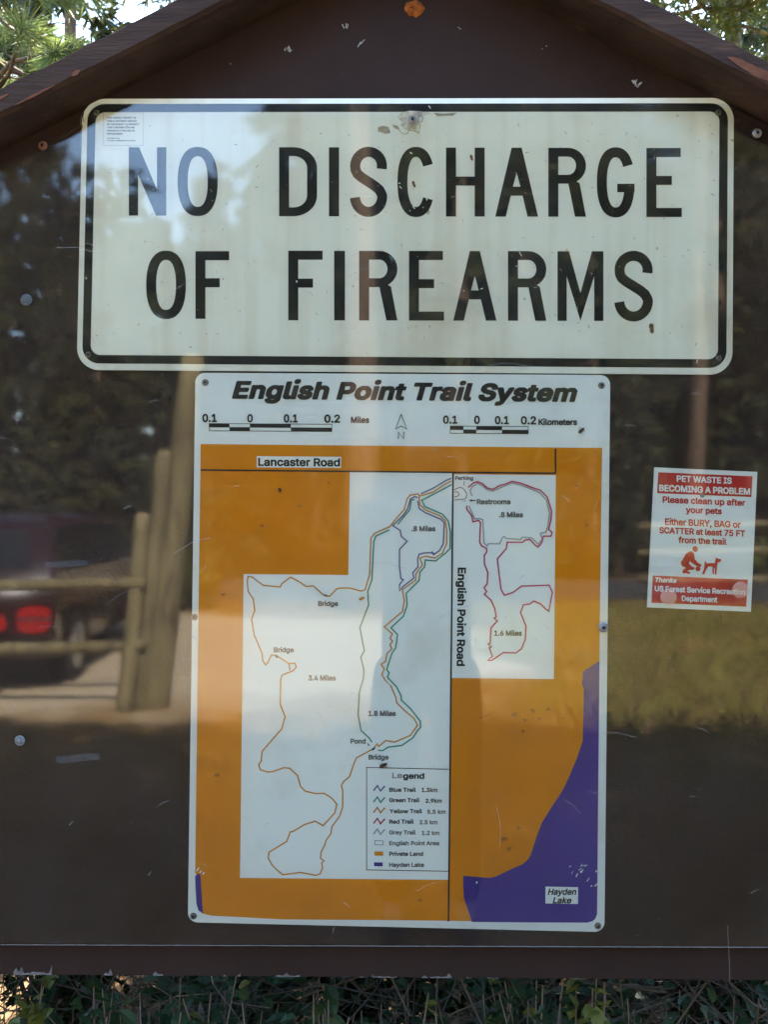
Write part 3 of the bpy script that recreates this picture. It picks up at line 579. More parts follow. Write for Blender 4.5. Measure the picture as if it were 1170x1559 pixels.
'm': (610, "38,-30/128,-30/144,-14/144,244/158,280/170,290/190,298/208,298/226,292/230,286/234,286/242,268/244,-14/260,-30/348,-30/364,-14/366,252/376,280/386,290/416,300/424,300/452,288/464,264/466,-14/482,-30/570,-30/586,-14/586,296/580,324/560,360/516,400/472,416/402,416/384,412/348,396/322,372/318,372/296,396/292,396/282,406/258,414/188,416/160,408/140,394/126,408/38,408/22,392/22,-14"),
'n': (410, "38,-30/128,-30/144,-14/144,234/158,274/174,288/202,298/224,296/244,288/256,274/264,248/266,-14/282,-30/370,-30/386,-14/384,296/374,330/358,356/312,398/266,414/200,414/164,406/144,394/138,394/126,408/38,408/22,392/22,-14"),
'o': (415, "78,4/82,4/102,-14/130,-28/160,-36/254,-36/290,-26/320,-10/366,34/366,38/378,50/400,96/410,136/410,238/400,280/378,326/366,338/366,342/314,390/282,406/258,412/156,412/128,404/104,392/90,378/78,372/42,334/22,298/6,240/6,136/12,106/30,62/34,60/42,42 160,94/138,128/128,170/128,204/138,246/156,278/176,292/194,298/220,298/238,292/258,280/262,270/268,266/284,226/288,204/288,172/276,126/258,96/238,84/224,80/198,78/176,84/168,92"),
'p': (424, "38,-174/128,-174/144,-158/144,-18/174,-34/194,-38/258,-38/278,-36/302,-28/342,-4/384,40/402,72/412,102/420,156/420,222/412,274/396,316/392,318/384,336/372,346/372,350/330,390/298,406/258,414/192,414/156,404/152,398/140,392/126,408/38,408/22,392/22,-158 176,94/164,108/148,148/144,170/144,208/148,230/164,270/176,284/208,298/232,298/266,282/286,250/298,200/298,178/292,146/274,106/264,94/248,84/228,78/212,78/192,84/190,88"),
'r': (259, "38,-30/128,-30/144,-14/144,240/148,256/156,272/172,286/198,294/256,292/272,308/272,398/256,414/176,414/156,408/138,396/126,408/38,408/22,392/22,-14"),
's': (365, "60,-6/98,-28/118,-34/142,-38/224,-38/276,-24/282,-18/294,-14/334,22/334,26/350,44/360,72/360,136/352,164/340,182/304,216/272,232/172,256/146,266/140,276/148,290/164,298/196,302/224,290/236,266/254,248/290,248/338,260/354,276/354,306/348,324/332,350/282,396/248,410/226,414/146,414/128,410/82,392/48,362/48,358/28,336/18,310/18,244/26,216/36,200/66,170/88,156/132,140/218,120/230,114/236,104/228,90/212,82/192,76/174,76/140,88/130,100/126,118/108,136/72,136/22,124/6,108/6,76/10,58/32,22"),
't': (227, "80,-12/98,-24/144,-34/218,-32/224,-30/242,-12/242,26/232,68/216,84/164,82/160,84/156,96/156,296/218,296/234,312/234,392/218,408/156,408/156,484/140,500/50,500/34,484/34,408/-8,408/-24,392/-24,312/-8,296/34,296/36,60/46,26"),
'u': (410, "82,-8/118,-28/144,-34/222,-34/248,-26/268,-14/284,-30/370,-30/386,-14/386,392/370,408/282,408/266,392/266,146/260,124/246,98/212,82/188,82/168,90/154,106/146,128/144,392/128,408/38,408/22,392/24,90/38,44/50,26"),
'v': (389, "148,-30/240,-30/258,-12/260,0/268,14/286,68/294,82/296,94/304,108/306,120/314,134/322,162/330,176/332,188/400,360/400,392/384,408/290,408/274,392/196,172/192,174/116,390/98,408/4,408/-12,392/-10,354/-2,340/0,328/8,314/10,302/18,288/20,276/28,262/30,250/38,236/40,224/48,210/50,198/58,184/60,172/68,158/70,146/92,96/132,-14"),
'w': (567, "124,-30/214,-30/230,-14/282,176/286,174/290,150/338,-14/354,-30/444,-30/462,-8/462,0/574,358/574,392/558,408/466,408/448,390/408,238/400,210/396,208/348,390/330,408/238,408/220,390/180,238/172,210/168,208/118,392/102,408/10,408/-6,392/-6,358/106,-10"),
'y': (389, "32,-170/68,-176/104,-176/150,-168/174,-154/220,-104/236,-70/238,-58/246,-44/264,10/272,24/274,36/282,50/290,78/298,92/306,120/314,134/316,146/324,160/332,188/400,360/400,392/384,408/290,408/274,392/196,172/192,174/116,390/98,408/4,408/-12,392/-10,354/128,0/108,-52/96,-58/46,-56/30,-72/20,-118/16,-124/16,-154"),
}
HEAVY = {
'E': "40,-42/394,-42/416,-20/416,76/394,98/166,98/166,186/374,186/396,208/396,306/374,328/166,328/166,410/392,410/414,432/414,528/392,550/40,550/18,528/18,-20",
'P': "40,-42/144,-42/166,-20/166,144/274,144/330,154/376,180/416,220/430,240/450,298/450,396/444,420/434,448/420,470/376,514/352,530/324,542/280,550/40,550/18,528/18,-20 166,284/166,410/236,410/262,404/286,392/298,364/300,340/292,314/282,300/262,290/242,286",
'S': "64,-6/96,-28/136,-44/168,-50/280,-50/328,-38/366,-20/416,26/434,52/448,88/450,180/438,218/428,228/428,232/378,282/366,290/330,308/224,336/186,350/166,362/160,374/162,386/170,398/202,412/238,414/260,408/282,396/292,378/294,358/316,336/420,336/442,358/442,414/434,444/418,472/372,518/342,538/312,550/262,558/190,558/142,550/112,538/78,516/38,476/26,458/12,424/10,344/14,318/22,304/24,292/32,286/40,272/86,230/124,210/266,168/296,152/300,144/296,124/280,108/250,96/218,92/186,100/162,112/154,124/146,156/124,178/18,178/-4,156/-4,110/0,86/8,62/12,60/22,38",
'T': "172,-42/276,-42/298,-20/298,410/436,410/458,432/458,528/436,550/12,550/-10,528/-10,432/12,410/150,410/150,-20",
'a': "46,-20/74,-38/116,-50/200,-50/234,-42/246,-34/250,-34/256,-42/356,-42/378,-20/378,298/372,324/354,358/308,402/286,414/236,426/152,426/128,422/96,412/70,398/20,350/20,346/8,334/8,328/-2,312/-2,270/20,248/62,236/42,226/0,182/-8,162/-12,138/-12,76/-6,46/4,26 140,98/138,110/154,118/188,126/228,130/220,110/196,94/168,88 146,260/152,272/182,286/206,286/226,276/226,270",
'e': "74,-10/78,-10/96,-26/124,-40/156,-48/256,-50/280,-46/300,-40/342,-16/386,28/398,46/406,66/406,112/390,128/412,148/412,252/408,276/396,312/376,346/326,396/314,404/270,422/246,426/148,424/122,416/94,402/88,394/74,386/28,338/24,326/14,314/-6,248/-6,130/0,100/18,56/22,54/30,36 162,108/152,126/264,126/250,102/220,90/188,94 160,262/166,272/184,282/200,286/226,282/238,276/248,264",
'g': "70,-160/96,-176/144,-190/256,-192/280,-188/308,-180/336,-166/382,-124/382,-120/398,-102/408,-80/414,-44/414,398/392,420/292,420/284,410/280,410/268,418/238,426/142,424/116,416/82,396/36,350/12,314/0,284/-6,254/-6,130/0,100/14,66/26,52/28,44/74,-4/30,-26/8,-48/8,-90/12,-92/22,-112 160,-40/158,-36/242,-36/258,-32/258,-36/252,-40/216,-54/188,-52 166,116/150,142/140,182/140,204/150,242/166,272/198,286/224,282/248,266/266,222/270,186/260,144/244,116/222,106/202,102",
'h': "32,-42/134,-42/156,-20/156,228/170,268/180,276/200,284/218,284/238,276/238,272/244,268/252,242/254,-20/276,-42/376,-42/398,-20/398,290/386,336/370,362/332,400/300,418/272,426/194,426/176,424/156,416/156,528/134,550/32,550/10,528/10,-20",
'i': "32,-42/134,-42/156,-20/156,398/134,420/32,420/10,398/10,-20 42,468/52,464/114,464/128,470/164,506/168,516/168,576/162,590/128,622/114,628/52,628/36,620/4,588/0,578/0,514/4,506",
'l': "58,-26/90,-42/182,-44/200,-40/222,-18/222,32/212,74/190,96/156,98/156,528/134,550/32,550/10,528/12,38/22,12",
'm': "32,-42/134,-42/156,-20/156,238/170,274/196,286/220,280/230,262/232,-20/254,-42/354,-42/376,-20/378,246/388,274/412,286/424,286/440,280/446,274/452,258/454,-20/476,-42/576,-42/598,-20/598,302/592,330/572,366/522,412/478,428/396,428/378,424/342,408/322,390/318,390/288,418/248,428/182,428/154,420/144,412/138,412/132,420/32,420/10,398/10,-20",
'n': "32,-42/134,-42/156,-20/156,228/170,268/180,276/200,284/218,284/238,276/238,272/244,268/252,242/254,-20/276,-42/376,-42/398,-20/396,302/386,336/370,362/318,410/272,426/176,424/146,410/140,410/132,420/32,420/10,398/10,-20",
'o': "72,-8/76,-8/96,-26/124,-40/154,-48/260,-48/296,-38/326,-22/378,28/378,32/390,44/412,90/422,130/422,244/412,286/390,332/378,344/378,348/320,402/288,418/264,424/150,424/122,416/98,404/84,390/72,384/30,340/10,304/-6,246/-6,130/0,100/18,56/22,54/30,36 170,104/150,134/142,164/140,198/144,220/150,240/170,272/200,286/214,286/246,272/260,252/272,220/276,198/272,156/256,116/236,98/204,90/182,96",
'r': "32,-42/134,-42/156,-20/156,234/168,266/178,274/204,282/262,280/284,302/284,404/262,426/170,426/150,420/140,412/132,420/32,420/10,398/10,-20",
's': "54,-18/92,-40/112,-46/136,-50/230,-50/282,-36/288,-30/300,-26/346,16/346,20/362,38/372,66/372,142/368,160/352,188/310,228/294,236/340,246/366,270/366,312/360,330/344,356/300,400/288,408/254,422/232,426/140,426/122,422/92,412/68,398/36,368/36,364/16,342/6,316/8,226/24,194/74,148/16,136/-6,114/-6,70/-2,52/8,32 146,100/136,126/192,114/220,104/206,94/186,88/164,92 156,276/170,286/190,290/212,282/228,256",
't': "74,-24/92,-36/100,-36/118,-44/212,-46/230,-42/254,-18/254,32/244,74/222,96/170,94/168,102/168,284/224,284/246,306/246,398/224,420/168,420/168,490/146,512/44,512/22,490/22,420/-14,420/-36,398/-36,306/-14,284/22,284/22,72/26,42/34,20",
'y': "26,-182/62,-188/110,-188/156,-180/180,-166/224,-122/232,-110/248,-76/250,-64/258,-50/276,4/284,18/286,30/294,44/302,72/310,86/318,114/326,128/328,140/336,154/344,182/412,354/412,398/390,420/284,420/262,398/196,210/188,224/128,396/104,420/-2,420/-24,398/-22,348/114,0/98,-42/40,-44/18,-66/8,-112/4,-118/4,-160",
}
def loops_of(t): return [[tuple(map(int, p.split(','))) for p in l.split('/')] for l in t.split(' ')]
_gcache = {}
def gtri(ch, heavy):
    k = (ch, heavy)
    if k not in _gcache:
        ls = loops_of(HEAVY[ch] if heavy else FONT[ch][1])
        ar = lambda l: sum(l[i][0] * l[(i + 1) % len(l)][1] - l[(i + 1) % len(l)][0] * l[i][1] for i in range(len(l)))
        box = lambda l: (min(p[0] for p in l), min(p[1] for p in l), max(p[0] for p in l), max(p[1] for p in l))
        big = ar(max(ls, key=lambda l: abs(ar(l))))
        fl = []; out = []
        for o in [l for l in ls if ar(l) * big > 0]:
            x0, y0, x1, y1 = box(o)
            grp = [o] + [l for l in ls if ar(l) * big < 0 and x0 <= box(l)[0] and y0 <= box(l)[1] and x1 >= box(l)[2] and y1 >= box(l)[3]]
            L = [[Vector((p[0], p[1], 0)) for p in l] for l in grp]; f2 = [p for l in L for p in l]; n0 = len(fl)
            for t in tessellate_polygon(L):
                p, q, r = (f2[i] for i in t)
                out.append(tuple(i + n0 for i in (t if (q - p).cross(r - p).z > 0 else (t[0], t[2], t[1]))))
            fl += f2
        _gcache[k] = (fl, out)
    return _gcache[k]
def text(mb, body, x0, x1, base, cap, y, heavy=False, shear=0., slope=0., rot=0., xf=None, track=0):
    """print body between x0 and x1 with its baseline at base (slope in px per px)"""
    pen = 0; gl = []
    for ch in body:
        if ch == ' ': pen += ADV_SPACE + track; continue
        v, t = gtri(ch, heavy); gl.append(([(p.x + pen + shear * p.y, p.y) for p in v], t)); pen += FONT[ch][0] + track + (18 if heavy else 0)
    xs = [p[0] for g_ in gl for p in g_[0]]; a, b_ = min(xs), max(xs); sx = (x1 - x0) / (b_ - a); sy = cap / 545
    for v, t in gl:
        out = []
        for p in v:
            lx, ly = (p[0] - a) * sx, p[1] * sy
            px, py = x0 + lx, base - ly + slope * lx
            if rot:
                c, s_ = math.cos(rot), math.sin(rot); dx, dy = px - x0, py - base; px, py = x0 + dx * c - dy * s_, base + dx * s_ + dy * c
            if xf: px, py = xf(px, py)
            out.append(W(px, py, y))
        mb.add(out, [q[::-1] for q in t])
def lettering(parent, m, items, y, name='lettering', **kw):
    for it in items:
        mb = MB(); k = dict(kw); k.update(it[5] if len(it) > 5 else {})
        text(mb, it[0], it[1], it[2], it[3], it[4], y, **k); mb.build(name, m, parent)

# ------------------------------------------------------------------ NO DISCHARGE OF FIREARMS sign
sg = thing('road_sign', 'wide white metal sign reading NO DISCHARGE OF FIREARMS in black capitals', 'sign', (0, 0, EYE + .4))
Q = [(125.5, 150.5), (1118.5, 149), (1116, 570.5), (116.5, 563)]
sw, sh = 994, 416
b = MB(); b.slab(rrect(Q, sw, sh, 0, 34, 12), -.0028, -.0004); b.build('plate', M['white'], sg)
b = MB(); b.flat([rrect(Q, sw, sh, (8, 8, 9, 10), 26, 12), rrect(Q, sw, sh, (20.5, 20.5, 22, 23), 15, 12)], -.0031); b.build('border', M['black'], sg)
rows = [('NO', [(196, 253), (270.5, 331.5)], 225, 329), ('DISCHARGE', [(425, 483), (501, 516.5), (533, 590), (605.5, 662), (679.5, 738.5), (754.5, 820), (835.5, 893), (909.5, 967), (985, 1039)], 224.5, 329.5),
        ('OF', [(222.5, 283), (297.5, 349)], 383, 486), ('FIREARMS', [(439, 491.5), (509, 525.5), (547, 605.5), (623, 676.5), (690.5, 756.5), (774, 832.5), (849.5, 919.5), (936, 995)], 382, 488)]
for word, xs, y0, y1 in rows:
    mb = MB()
    for ch, (xa, xb) in zip(word, xs):
        for k, piece in enumerate(glyph(ch, xb - xa, y1 - y0, 15.3)):
            sl_ = .002
            mb.flat([[(xa + p[0], y0 + p[1] + (xa - 585) * sl_) for p in lp] for lp in piece], -.0031 - .00004 * k)
    o = mb.build('lettering', M['black'], sg)
# small print in the upper left corner
mb = MB(); mb.line([(156.5, 171.5), (218.5, 172), (218, 221.5), (157.5, 221.5), (157.3, 171.5)], .5, -.0032); mb.build('fine_print_frame', M['paleink'], sg)
lettering(sg, M['fadedink'], [('THIS FEDERAL PROPERTY IS', 163, 207, 180.5, 2.5), ('PUBLIC OR FOREST SERVICE', 163, 208, 185.5, 2.5), ('BE THIS SUBJECT TO PROPERTY', 163, 212, 190.5, 2.5), ('THEFT INFORMATION AND', 163, 205, 195.3, 2.5), ('REWARD IS A FINE AND OR', 163, 205, 200.2, 2.5), ('IMPRISONMENT', 163, 187, 205, 2.5), ('SECTION 6 1962', 163, 182, 211.5, 1.8), ('US CODE COMMISSION ON ROAD', 163, 206, 215, 1.8)], -.0032, name='fine_print')
for px, py in ((1094, 172), (1095, 545.5), (134.5, 540), (147, 172)):
    screw(px, py, -.0028, 4.6, sg, M['steel'])
screw(131, 424, -.0028, 3.6, sg, M['steel'], washer=False, hole=False)
# peeled sheeting and scratches around the centre screw
rr = random.Random(9)
m_ = MB()
stain = [(597, 176), (606, 168.5), (622, 165), (645, 166), (668, 170), (655, 174), (642, 178), (641, 186), (637, 196), (634, 204), (626, 199), (622, 203), (612, 200), (604, 192), (609, 187), (602, 182)]
m_.flat([[(628 + (x - 628) * .74, 183 + (y_ - 183) * .80) for x, y_ in stain]], -.00325); o = m_.build('peeled_patch', mat('exposed grey metal', (.42, .42, .36), .6, .3, 60, (.62, .63, .56), (.45, .6), 80), sg)
m_ = MB()
m_.line([(598, 191), (607, 196), (611, 202), (617, 204.5), (621, 203), (623, 198), (630, 199.5), (638, 202)], 1.1, -.0034)
m_.line([(638, 204), (640, 192), (637, 186), (636, 180), (640, 175), (645, 180), (643, 185), (639, 186)], 1.0, -.0034)
m_.flat([[(576, 194), (582, 191.5), (592, 193), (595, 202), (588, 204), (576, 200)]], -.0034)
m_.flat([[(598, 190), (606, 191.5), (609, 198), (601, 195.5)]], -.0034)
m_.flat([[(660, 171.5), (674, 173), (697, 171.5), (690, 176), (666, 177)]], -.0034)
m_.build('stain', mat('grey brown grime', (.30, .28, .21), .7, .4, 120), sg)
m_ = MB()
for k in range(150):
    px, py = rr.uniform(150, 1085), rr.uniform(180, 535); a = rr.uniform(0, 3.14); ln = rr.choice((1, 1.2, 1.5, 2, 3, 5)); 
    m_.line([(px, py), (px + ln * math.cos(a), py + ln * math.sin(a))], rr.uniform(.5, 1.3), -.0033 - .00001 * (k % 9))
m_.build('scratch', mat('grey specks', (.27, .26, .22), .7), sg)['kind'] = 'stuff'
for (x, y_) in ((628, 234), (624, 322), (632, 318), (644, 316), (650, 305), (607, 279), (612, 287), (656, 165), (788, 405), (795, 390), (706, 443), (732, 440), (452, 430), (905, 560), (1090, 520), (1062, 553)):
    m_ = MB(); m_.line([(x, y_), (x + rr.uniform(-4, 4), y_ + rr.uniform(-7, 2))], rr.uniform(1, 2.2), -.0034); m_.build('paint_chip', M['white'], sg)
# yellowed, split edge of the sheeting
m_ = MB(); m_.line([(124, 176), (122, 186), (125, 192), (122.5, 202), (123.5, 212), (121, 224)], 1.6, -.0032); m_.line([(128, 168), (126, 178), (127.5, 186)], 1.2, -.0032); m_.build('split_edge', M['fadedink'], sg)

# ------------------------------------------------------------------ trail map
mp_ = thing('trail_map', 'tall white bordered trail map in orange, white and purple under the big sign', 'map board', (0, 0, EYE - .2))
MQ = [(297.5, 567.5), (930, 571), (921, 1419), (286, 1404)]
MW, MH = 632, 846
b = MB(); b.slab(rrect(MQ, MW, MH, 0, 15, 8), -.0024, -.0003); b.build('panel', M['mapwhite'], mp_)
Y1, Y2, Y3, Y4, Y5 = -.0027, -.0030, -.0033, -.0036, -.0039
land = [(305.5, 676), (612, 679), (917.5, 682), (914.5, 900), (910, 1385), (907, 1396), (899, 1402), (886, 1404.5), (610, 1401), (430, 1399.8), (322, 1394), (309, 1391), (302, 1380), (297.5, 1350), (297, 1333)]
b = MB(); b.flat([land], Y1); b.build('land_area', M['orange'], mp_)
b = MB(); b.flat([[(533, 719), (690, 720), (684, 1339.5), (365.5, 1336.5), (371, 874), (530.5, 875.5)]], Y2); b.build('park_area', M['mapwhite'], mp_)
b = MB(); b.flat([[(690.5, 722), (847, 723.5), (844, 1034), (687, 1032)]], Y2); b.build('park_area', M['mapwhite'], mp_)
k6 = lambda u, v: (650 + u / 3.625, 1000 + v / 3.625)
lake = [k6(*p) for p in ((955, 25), (915, 48), (875, 72), (862, 90), (863, 120), (858, 145), (868, 180), (866, 320), (862, 465), (830, 560), (795, 645), (750, 740), (690, 830), (635, 920), (605, 1000), (575, 1095), (555, 1125), (530, 1145), (470, 1170), (410, 1200), (380, 1213), (350, 1220), (280, 1215), (203, 1208), (202, 1260), (205, 1330), (228, 1395), (250, 1463), (600, 1466), (885, 1467), (915, 1460), (932, 1445), (942, 1420))]
b = MB(); b.flat([lake], Y2); b.build('lake_area', M['purple'], mp_)
b = MB(); b.flat([[(297, 1335), (300, 1331), (305, 1330), (306.5, 1350), (308, 1375), (309, 1391), (302, 1386), (299, 1376), (297.5, 1350)]], Y2); b.build('lake_area', M['purple'], mp_)
m_ = MB()
for seg in (((299, 1326), (303, 1321)), ((304, 1329), (307, 1325)), ((309, 1331), (311, 1328)), ((297.5, 1333), (298, 1330))): m_.line(seg, 1.6, Y3)
for k in range(13):
    x, y_ = rr.uniform(866, 911), rr.uniform(1318, 1352); m_.line([(x, y_), (x + rr.uniform(1, 5), y_ + rr.uniform(-6, -2))], rr.uniform(.6, 1.6), Y3 - .00001 * k)
m_.line([k6(275, 1250), k6(279, 1240)], 2, Y3)
m_.build('scratch', M['mapwhite'], mp_)['kind'] = 'stuff'
for pts, wd in (([(305.5, 715.5), (600, 718.3), (847, 720.5)], 2.4), ([(846.5, 720), (846.5, 683)], 2.4), ([(690.3, 720), (688, 950), (683.3, 1403)], 2.6)):
    b = MB(); b.line(pts, wd, Y4); b.build('road_line', M['ink'], mp_)
k3 = lambda L_: [(520 + u / 3.441, 700 + v / 3.441) for u, v in L_]
k4 = lambda L_: [(350 + u / 3.774, 850 + v / 3.774) for u, v in L_]
k5 = lambda L_: [(350 + u / 3.343, 1100 + v / 3.343) for u, v in L_]
trails = [
 ('tblue', k3([(577, 97), (550, 108), (480, 150), (440, 168), (417, 178)])),
 ('tblue', k3([(400, 198), (385, 193), (362, 205), (348, 255), (325, 290), (270, 345), (308, 370), (315, 402), (345, 427), (305, 470), (305, 560), (312, 622), (325, 628), (305, 655), (305, 687), (322, 665), (380, 620), (375, 592), (402, 560), (400, 520), (408, 495), (435, 488), (475, 487), (485, 497), (515, 475), (535, 440), (540, 330), (522, 312), (440, 277), (408, 255), (400, 215)])),
 ('tblue', k3([(474, 480), (484, 494), (490, 488)])),
 ('tyellow', k3([(577, 110), (540, 130), (480, 170), (410, 190), (403, 179), (360, 185), (345, 205), (330, 260), (290, 305), (255, 350), (175, 385), (155, 410), (148, 600), (125, 680), (105, 688), (45, 672), (0, 672)]) + k4([(615, 175), (575, 218), (540, 212), (480, 158), (440, 162), (395, 132), (350, 108), (300, 145), (290, 165), (192, 155), (150, 125), (130, 108), (105, 105), (100, 130), (105, 190), (135, 235), (143, 300), (125, 350), (140, 440), (185, 545), (190, 590), (205, 612), (218, 600), (240, 555), (270, 560), (340, 605), (375, 603), (382, 625), (365, 645), (300, 672), (292, 700), (290, 840), (318, 910), (298, 980), (185, 1110)]) + k5([(160, 195), (147, 215), (155, 240), (190, 252), (220, 250), (275, 230), (305, 233), (345, 270), (360, 325), (385, 350), (440, 362), (480, 360), (520, 385), (545, 415), (535, 460), (475, 525), (435, 502), (380, 520), (325, 553), (308, 557), (290, 605), (200, 660), (195, 690), (215, 725), (240, 750), (270, 775), (360, 763), (440, 778), (460, 770), (473, 740), (468, 715), (480, 705), (462, 690), (465, 660), (485, 620), (490, 600), (515, 565), (520, 530), (560, 475), (575, 430), (575, 345), (568, 320), (580, 300), (610, 275), (630, 215), (645, 180), (730, 135), (750, 108), (758, 122), (795, 92), (840, 100), (920, 65), (955, 15)]) + k4([(1080, 960), (1060, 920), (1000, 870), (960, 830), (955, 800), (925, 730)]) + k3([(260, 1185), (230, 1155), (212, 1125), (225, 1095), (208, 1072), (232, 1055), (240, 1015), (265, 990), (255, 970), (268, 950), (255, 935), (268, 912), (225, 875), (320, 795), (330, 740), (320, 680), (390, 630), (390, 600), (410, 570), (425, 550), (412, 515), (440, 505), (490, 515), (530, 490), (552, 440), (553, 370), (545, 320), (520, 295), (440, 262), (412, 235), (407, 192)])),
 ('tyellow', k4([(340, 605), (346, 645)])),
 ('tgreen', k3([(578, 130), (550, 145), (485, 180), (422, 212), (437, 245), (530, 285), (560, 320), (572, 380), (570, 465), (545, 490), (495, 530), (440, 525), (437, 560), (412, 590), (408, 632), (340, 700), (345, 760), (325, 820), (260, 880), (295, 915), (285, 985), (265, 1015), (245, 1075), (238, 1100), (250, 1115), (242, 1140), (290, 1190)]) + k4([(985, 790), (987, 815), (1040, 865), (1095, 935), (1098, 970), (1075, 995), (1055, 1030), (990, 1075), (910, 1085), (880, 1105), (852, 1103)])),
 ('tgreen', k3([(385, 207), (367, 212), (358, 262), (295, 338)])),
 ('tgreen', k3([(252, 367), (180, 400), (170, 430), (160, 630), (138, 690), (143, 760), (97, 880), (120, 1000), (102, 1035), (118, 1100)]) + k4([(768, 690), (745, 770), (738, 900), (755, 990), (800, 1030), (818, 1057)])),
 ('tgrey', k3([(685, 190), (675, 160), (687, 142), (715, 122), (745, 140), (768, 158), (795, 164), (830, 148), (895, 122), (940, 132), (1000, 155), (1040, 172), (1075, 210), (1093, 280), (1083, 350), (1072, 380), (1045, 385), (1048, 400), (1055, 415), (1033, 443), (1000, 410), (950, 405), (940, 418), (865, 412), (855, 403), (845, 408), (830, 440), (770, 440), (765, 452), (748, 435), (742, 315), (725, 308), (700, 310), (674, 255), (670, 240)])),
 ('tred', k3([(665, 145), (695, 120), (715, 115), (740, 125), (765, 148), (795, 155), (830, 135), (860, 128), (895, 113), (940, 122), (1000, 145), (1045, 160), (1080, 195), (1103, 270), (1100, 310), (1088, 365), (1105, 380), (1100, 400), (1060, 400), (1050, 435), (1032, 457), (1015, 445), (990, 418), (965, 420), (950, 432), (870, 432), (865, 465), (818, 520), (832, 635), (838, 680), (855, 710), (900, 695), (945, 662), (1090, 657), (1107, 695), (1088, 793), (1070, 780), (1045, 755), (1010, 740), (990, 755), (955, 760), (940, 800), (968, 870), (965, 940), (945, 990), (915, 1012), (850, 1010), (790, 1050), (768, 1052), (792, 1030), (776, 985), (787, 980), (768, 965), (780, 962), (785, 880), (818, 845), (802, 830), (812, 822), (805, 780), (785, 735), (750, 705), (762, 690), (748, 670), (765, 650), (768, 590), (750, 545), (750, 500), (762, 485), (762, 465), (735, 450), (725, 430), (730, 330), (720, 318), (690, 325), (685, 295), (658, 260), (658, 240)])),
]
for i, (c, pts) in enumerate(trails):
    b = MB(); b.line(pts, 2.15, Y3 - .00009 * i); b.build('trail_line', M[c], mp_)
b = MB()
b.line(k3([(592, 157), (620, 145), (635, 148), (647, 160), (658, 180), (655, 195), (650, 205), (592, 211)]), 1.1, Y5); b.line(k3([(592, 168), (608, 168), (618, 178), (616, 186), (605, 193), (592, 195)]), 1.0, Y5)
b.line(k3([(644, 112), (644, 135)]), 1.0, Y5); b.line(k3([(638, 218), (640, 214)]), 1.5, Y5); b.line(k3([(648, 218), (650, 214)]), 1.5, Y5)
b.line(k3([(680, 213), (705, 214)]), 1.5, Y5); b.flat([k3([(669, 213), (685, 206), (685, 220)])], Y5)
b.build('parking_symbol', M['ink'], mp_)
for pts in (k4([(542, 207), (552, 207), (566, 218), (560, 222), (546, 216)]), k4([(256, 555), (266, 553), (278, 570), (268, 574)]), k4([(812, 1098), (832, 1082), (838, 1092), (822, 1106)]), k4([(790, 1062), (798, 1064), (806, 1076), (796, 1078)])):
    b = MB(); b.flat([pts], Y5); b.build('bridge_symbol', M['fadedink'], mp_)
# smudges and scuffs on the print
rr = random.Random(44)
M['smudge'] = mat('dark smudge', (.13, .085, .04), .7, .4, 200)
seethrough(M['smudge'], .35)
for (x, y_, r_) in ((782, 1088, 5), (800, 1096, 3), (812, 1082, 4), (822, 1094, 2.5), (836, 1080, 3), (858, 1093, 2.5), (797, 1114, 3), (768, 1278, 4), (776, 1292, 4), (790, 1261, 3), (399, 800, 3), (455, 770, 3), (330, 1180, 3), (893, 800, 2.5), (340, 905, 2.5), (880, 740, 2), (500, 735, 2), (640, 1370, 3)):
    k_ = MB(); pts = []
    for i in range(11):
        a = 2 * math.pi * i / 11; q_ = r_ * rr.uniform(.45, 1.25); pts.append((x + q_ * math.cos(a) * 1.3, y_ + q_ * math.sin(a)))
    k_.flat([pts], Y5 - .0003); k_.build('smudge', M['smudge'], mp_)
b = MB(); b.line([(729, 1094), (738, 1091), (747, 1086), (752, 1082)], .7, Y5); b.build('hairline', M['smudge'], mp_)
# title and scale bars
lettering(mp_, M['ink'], [('English Point Trail System', 353, 880, 605.2, 25.3)], Y4, name='title', heavy=True, shear=.22, slope=.0095)
rowsK = [('0.1', 308, 330, 642, 12), ('0', 376.5, 385, 642.4, 12), ('0.1', 432, 453.5, 642.6, 12), ('0.2', 494, 518, 643, 12), ('0.1', 675, 697, 644.5, 12), ('0', 722.5, 731, 644.8, 12), ('0.1', 754, 775.5, 645.2, 12), ('0.2', 793.5, 817, 645.6, 12)]
lettering(mp_, M['ink'], rowsK, Y4)
lettering(mp_, M['ink'], [('Miles', 534.5, 562.5, 643.5, 9), ('Kilometers', 820.5, 879.5, 646.6, 9)], Y4, slope=.004)
def scalebar(x0, y0, x1, y1, cuts):
    sl_ = .006; fy = lambda x, y_: y_ + (x - x0) * sl_; b = MB()
    b.line([(x0, fy(x0, y0)), (x1, fy(x1, y0)), (x1, fy(x1, y1)), (x0, fy(x0, y1)), (x0, fy(x0, y0) - .4)], .9, Y3)
    ym = (y0 + y1) / 2
    b.line([(x0, fy(x0, ym)), (x1, fy(x1, ym))], .6, Y3 - .0001)
    for i in range(len(cuts) - 1):
        a, c = cuts[i], cuts[i + 1]; p, q = (y0 + .3, ym) if i % 2 == 0 else (ym, y1 - .3)
        b.flat([[(a, fy(a, p)), (c, fy(c, p)), (c, fy(c, q)), (a, fy(a, q))]], Y3 - .0002)
    b.build('scale_bar', M['ink'], mp_)
scalebar(318.5, 644.8, 505.5, 655.8, (318.5, 349.5, 380.5, 443, 505.5))
scalebar(686, 648.6, 805, 659.6, (686, 706, 725.8, 765, 805))
b = MB(); b.line([(611, 631), (602.5, 653), (611, 648.5), (620, 653.5), (611, 630.5)], 1.2, Y4); b.line([(607, 668), (607, 658), (615, 668), (615, 657.5)], 1.3, Y4); b.build('north_arrow', M['ink'], mp_)
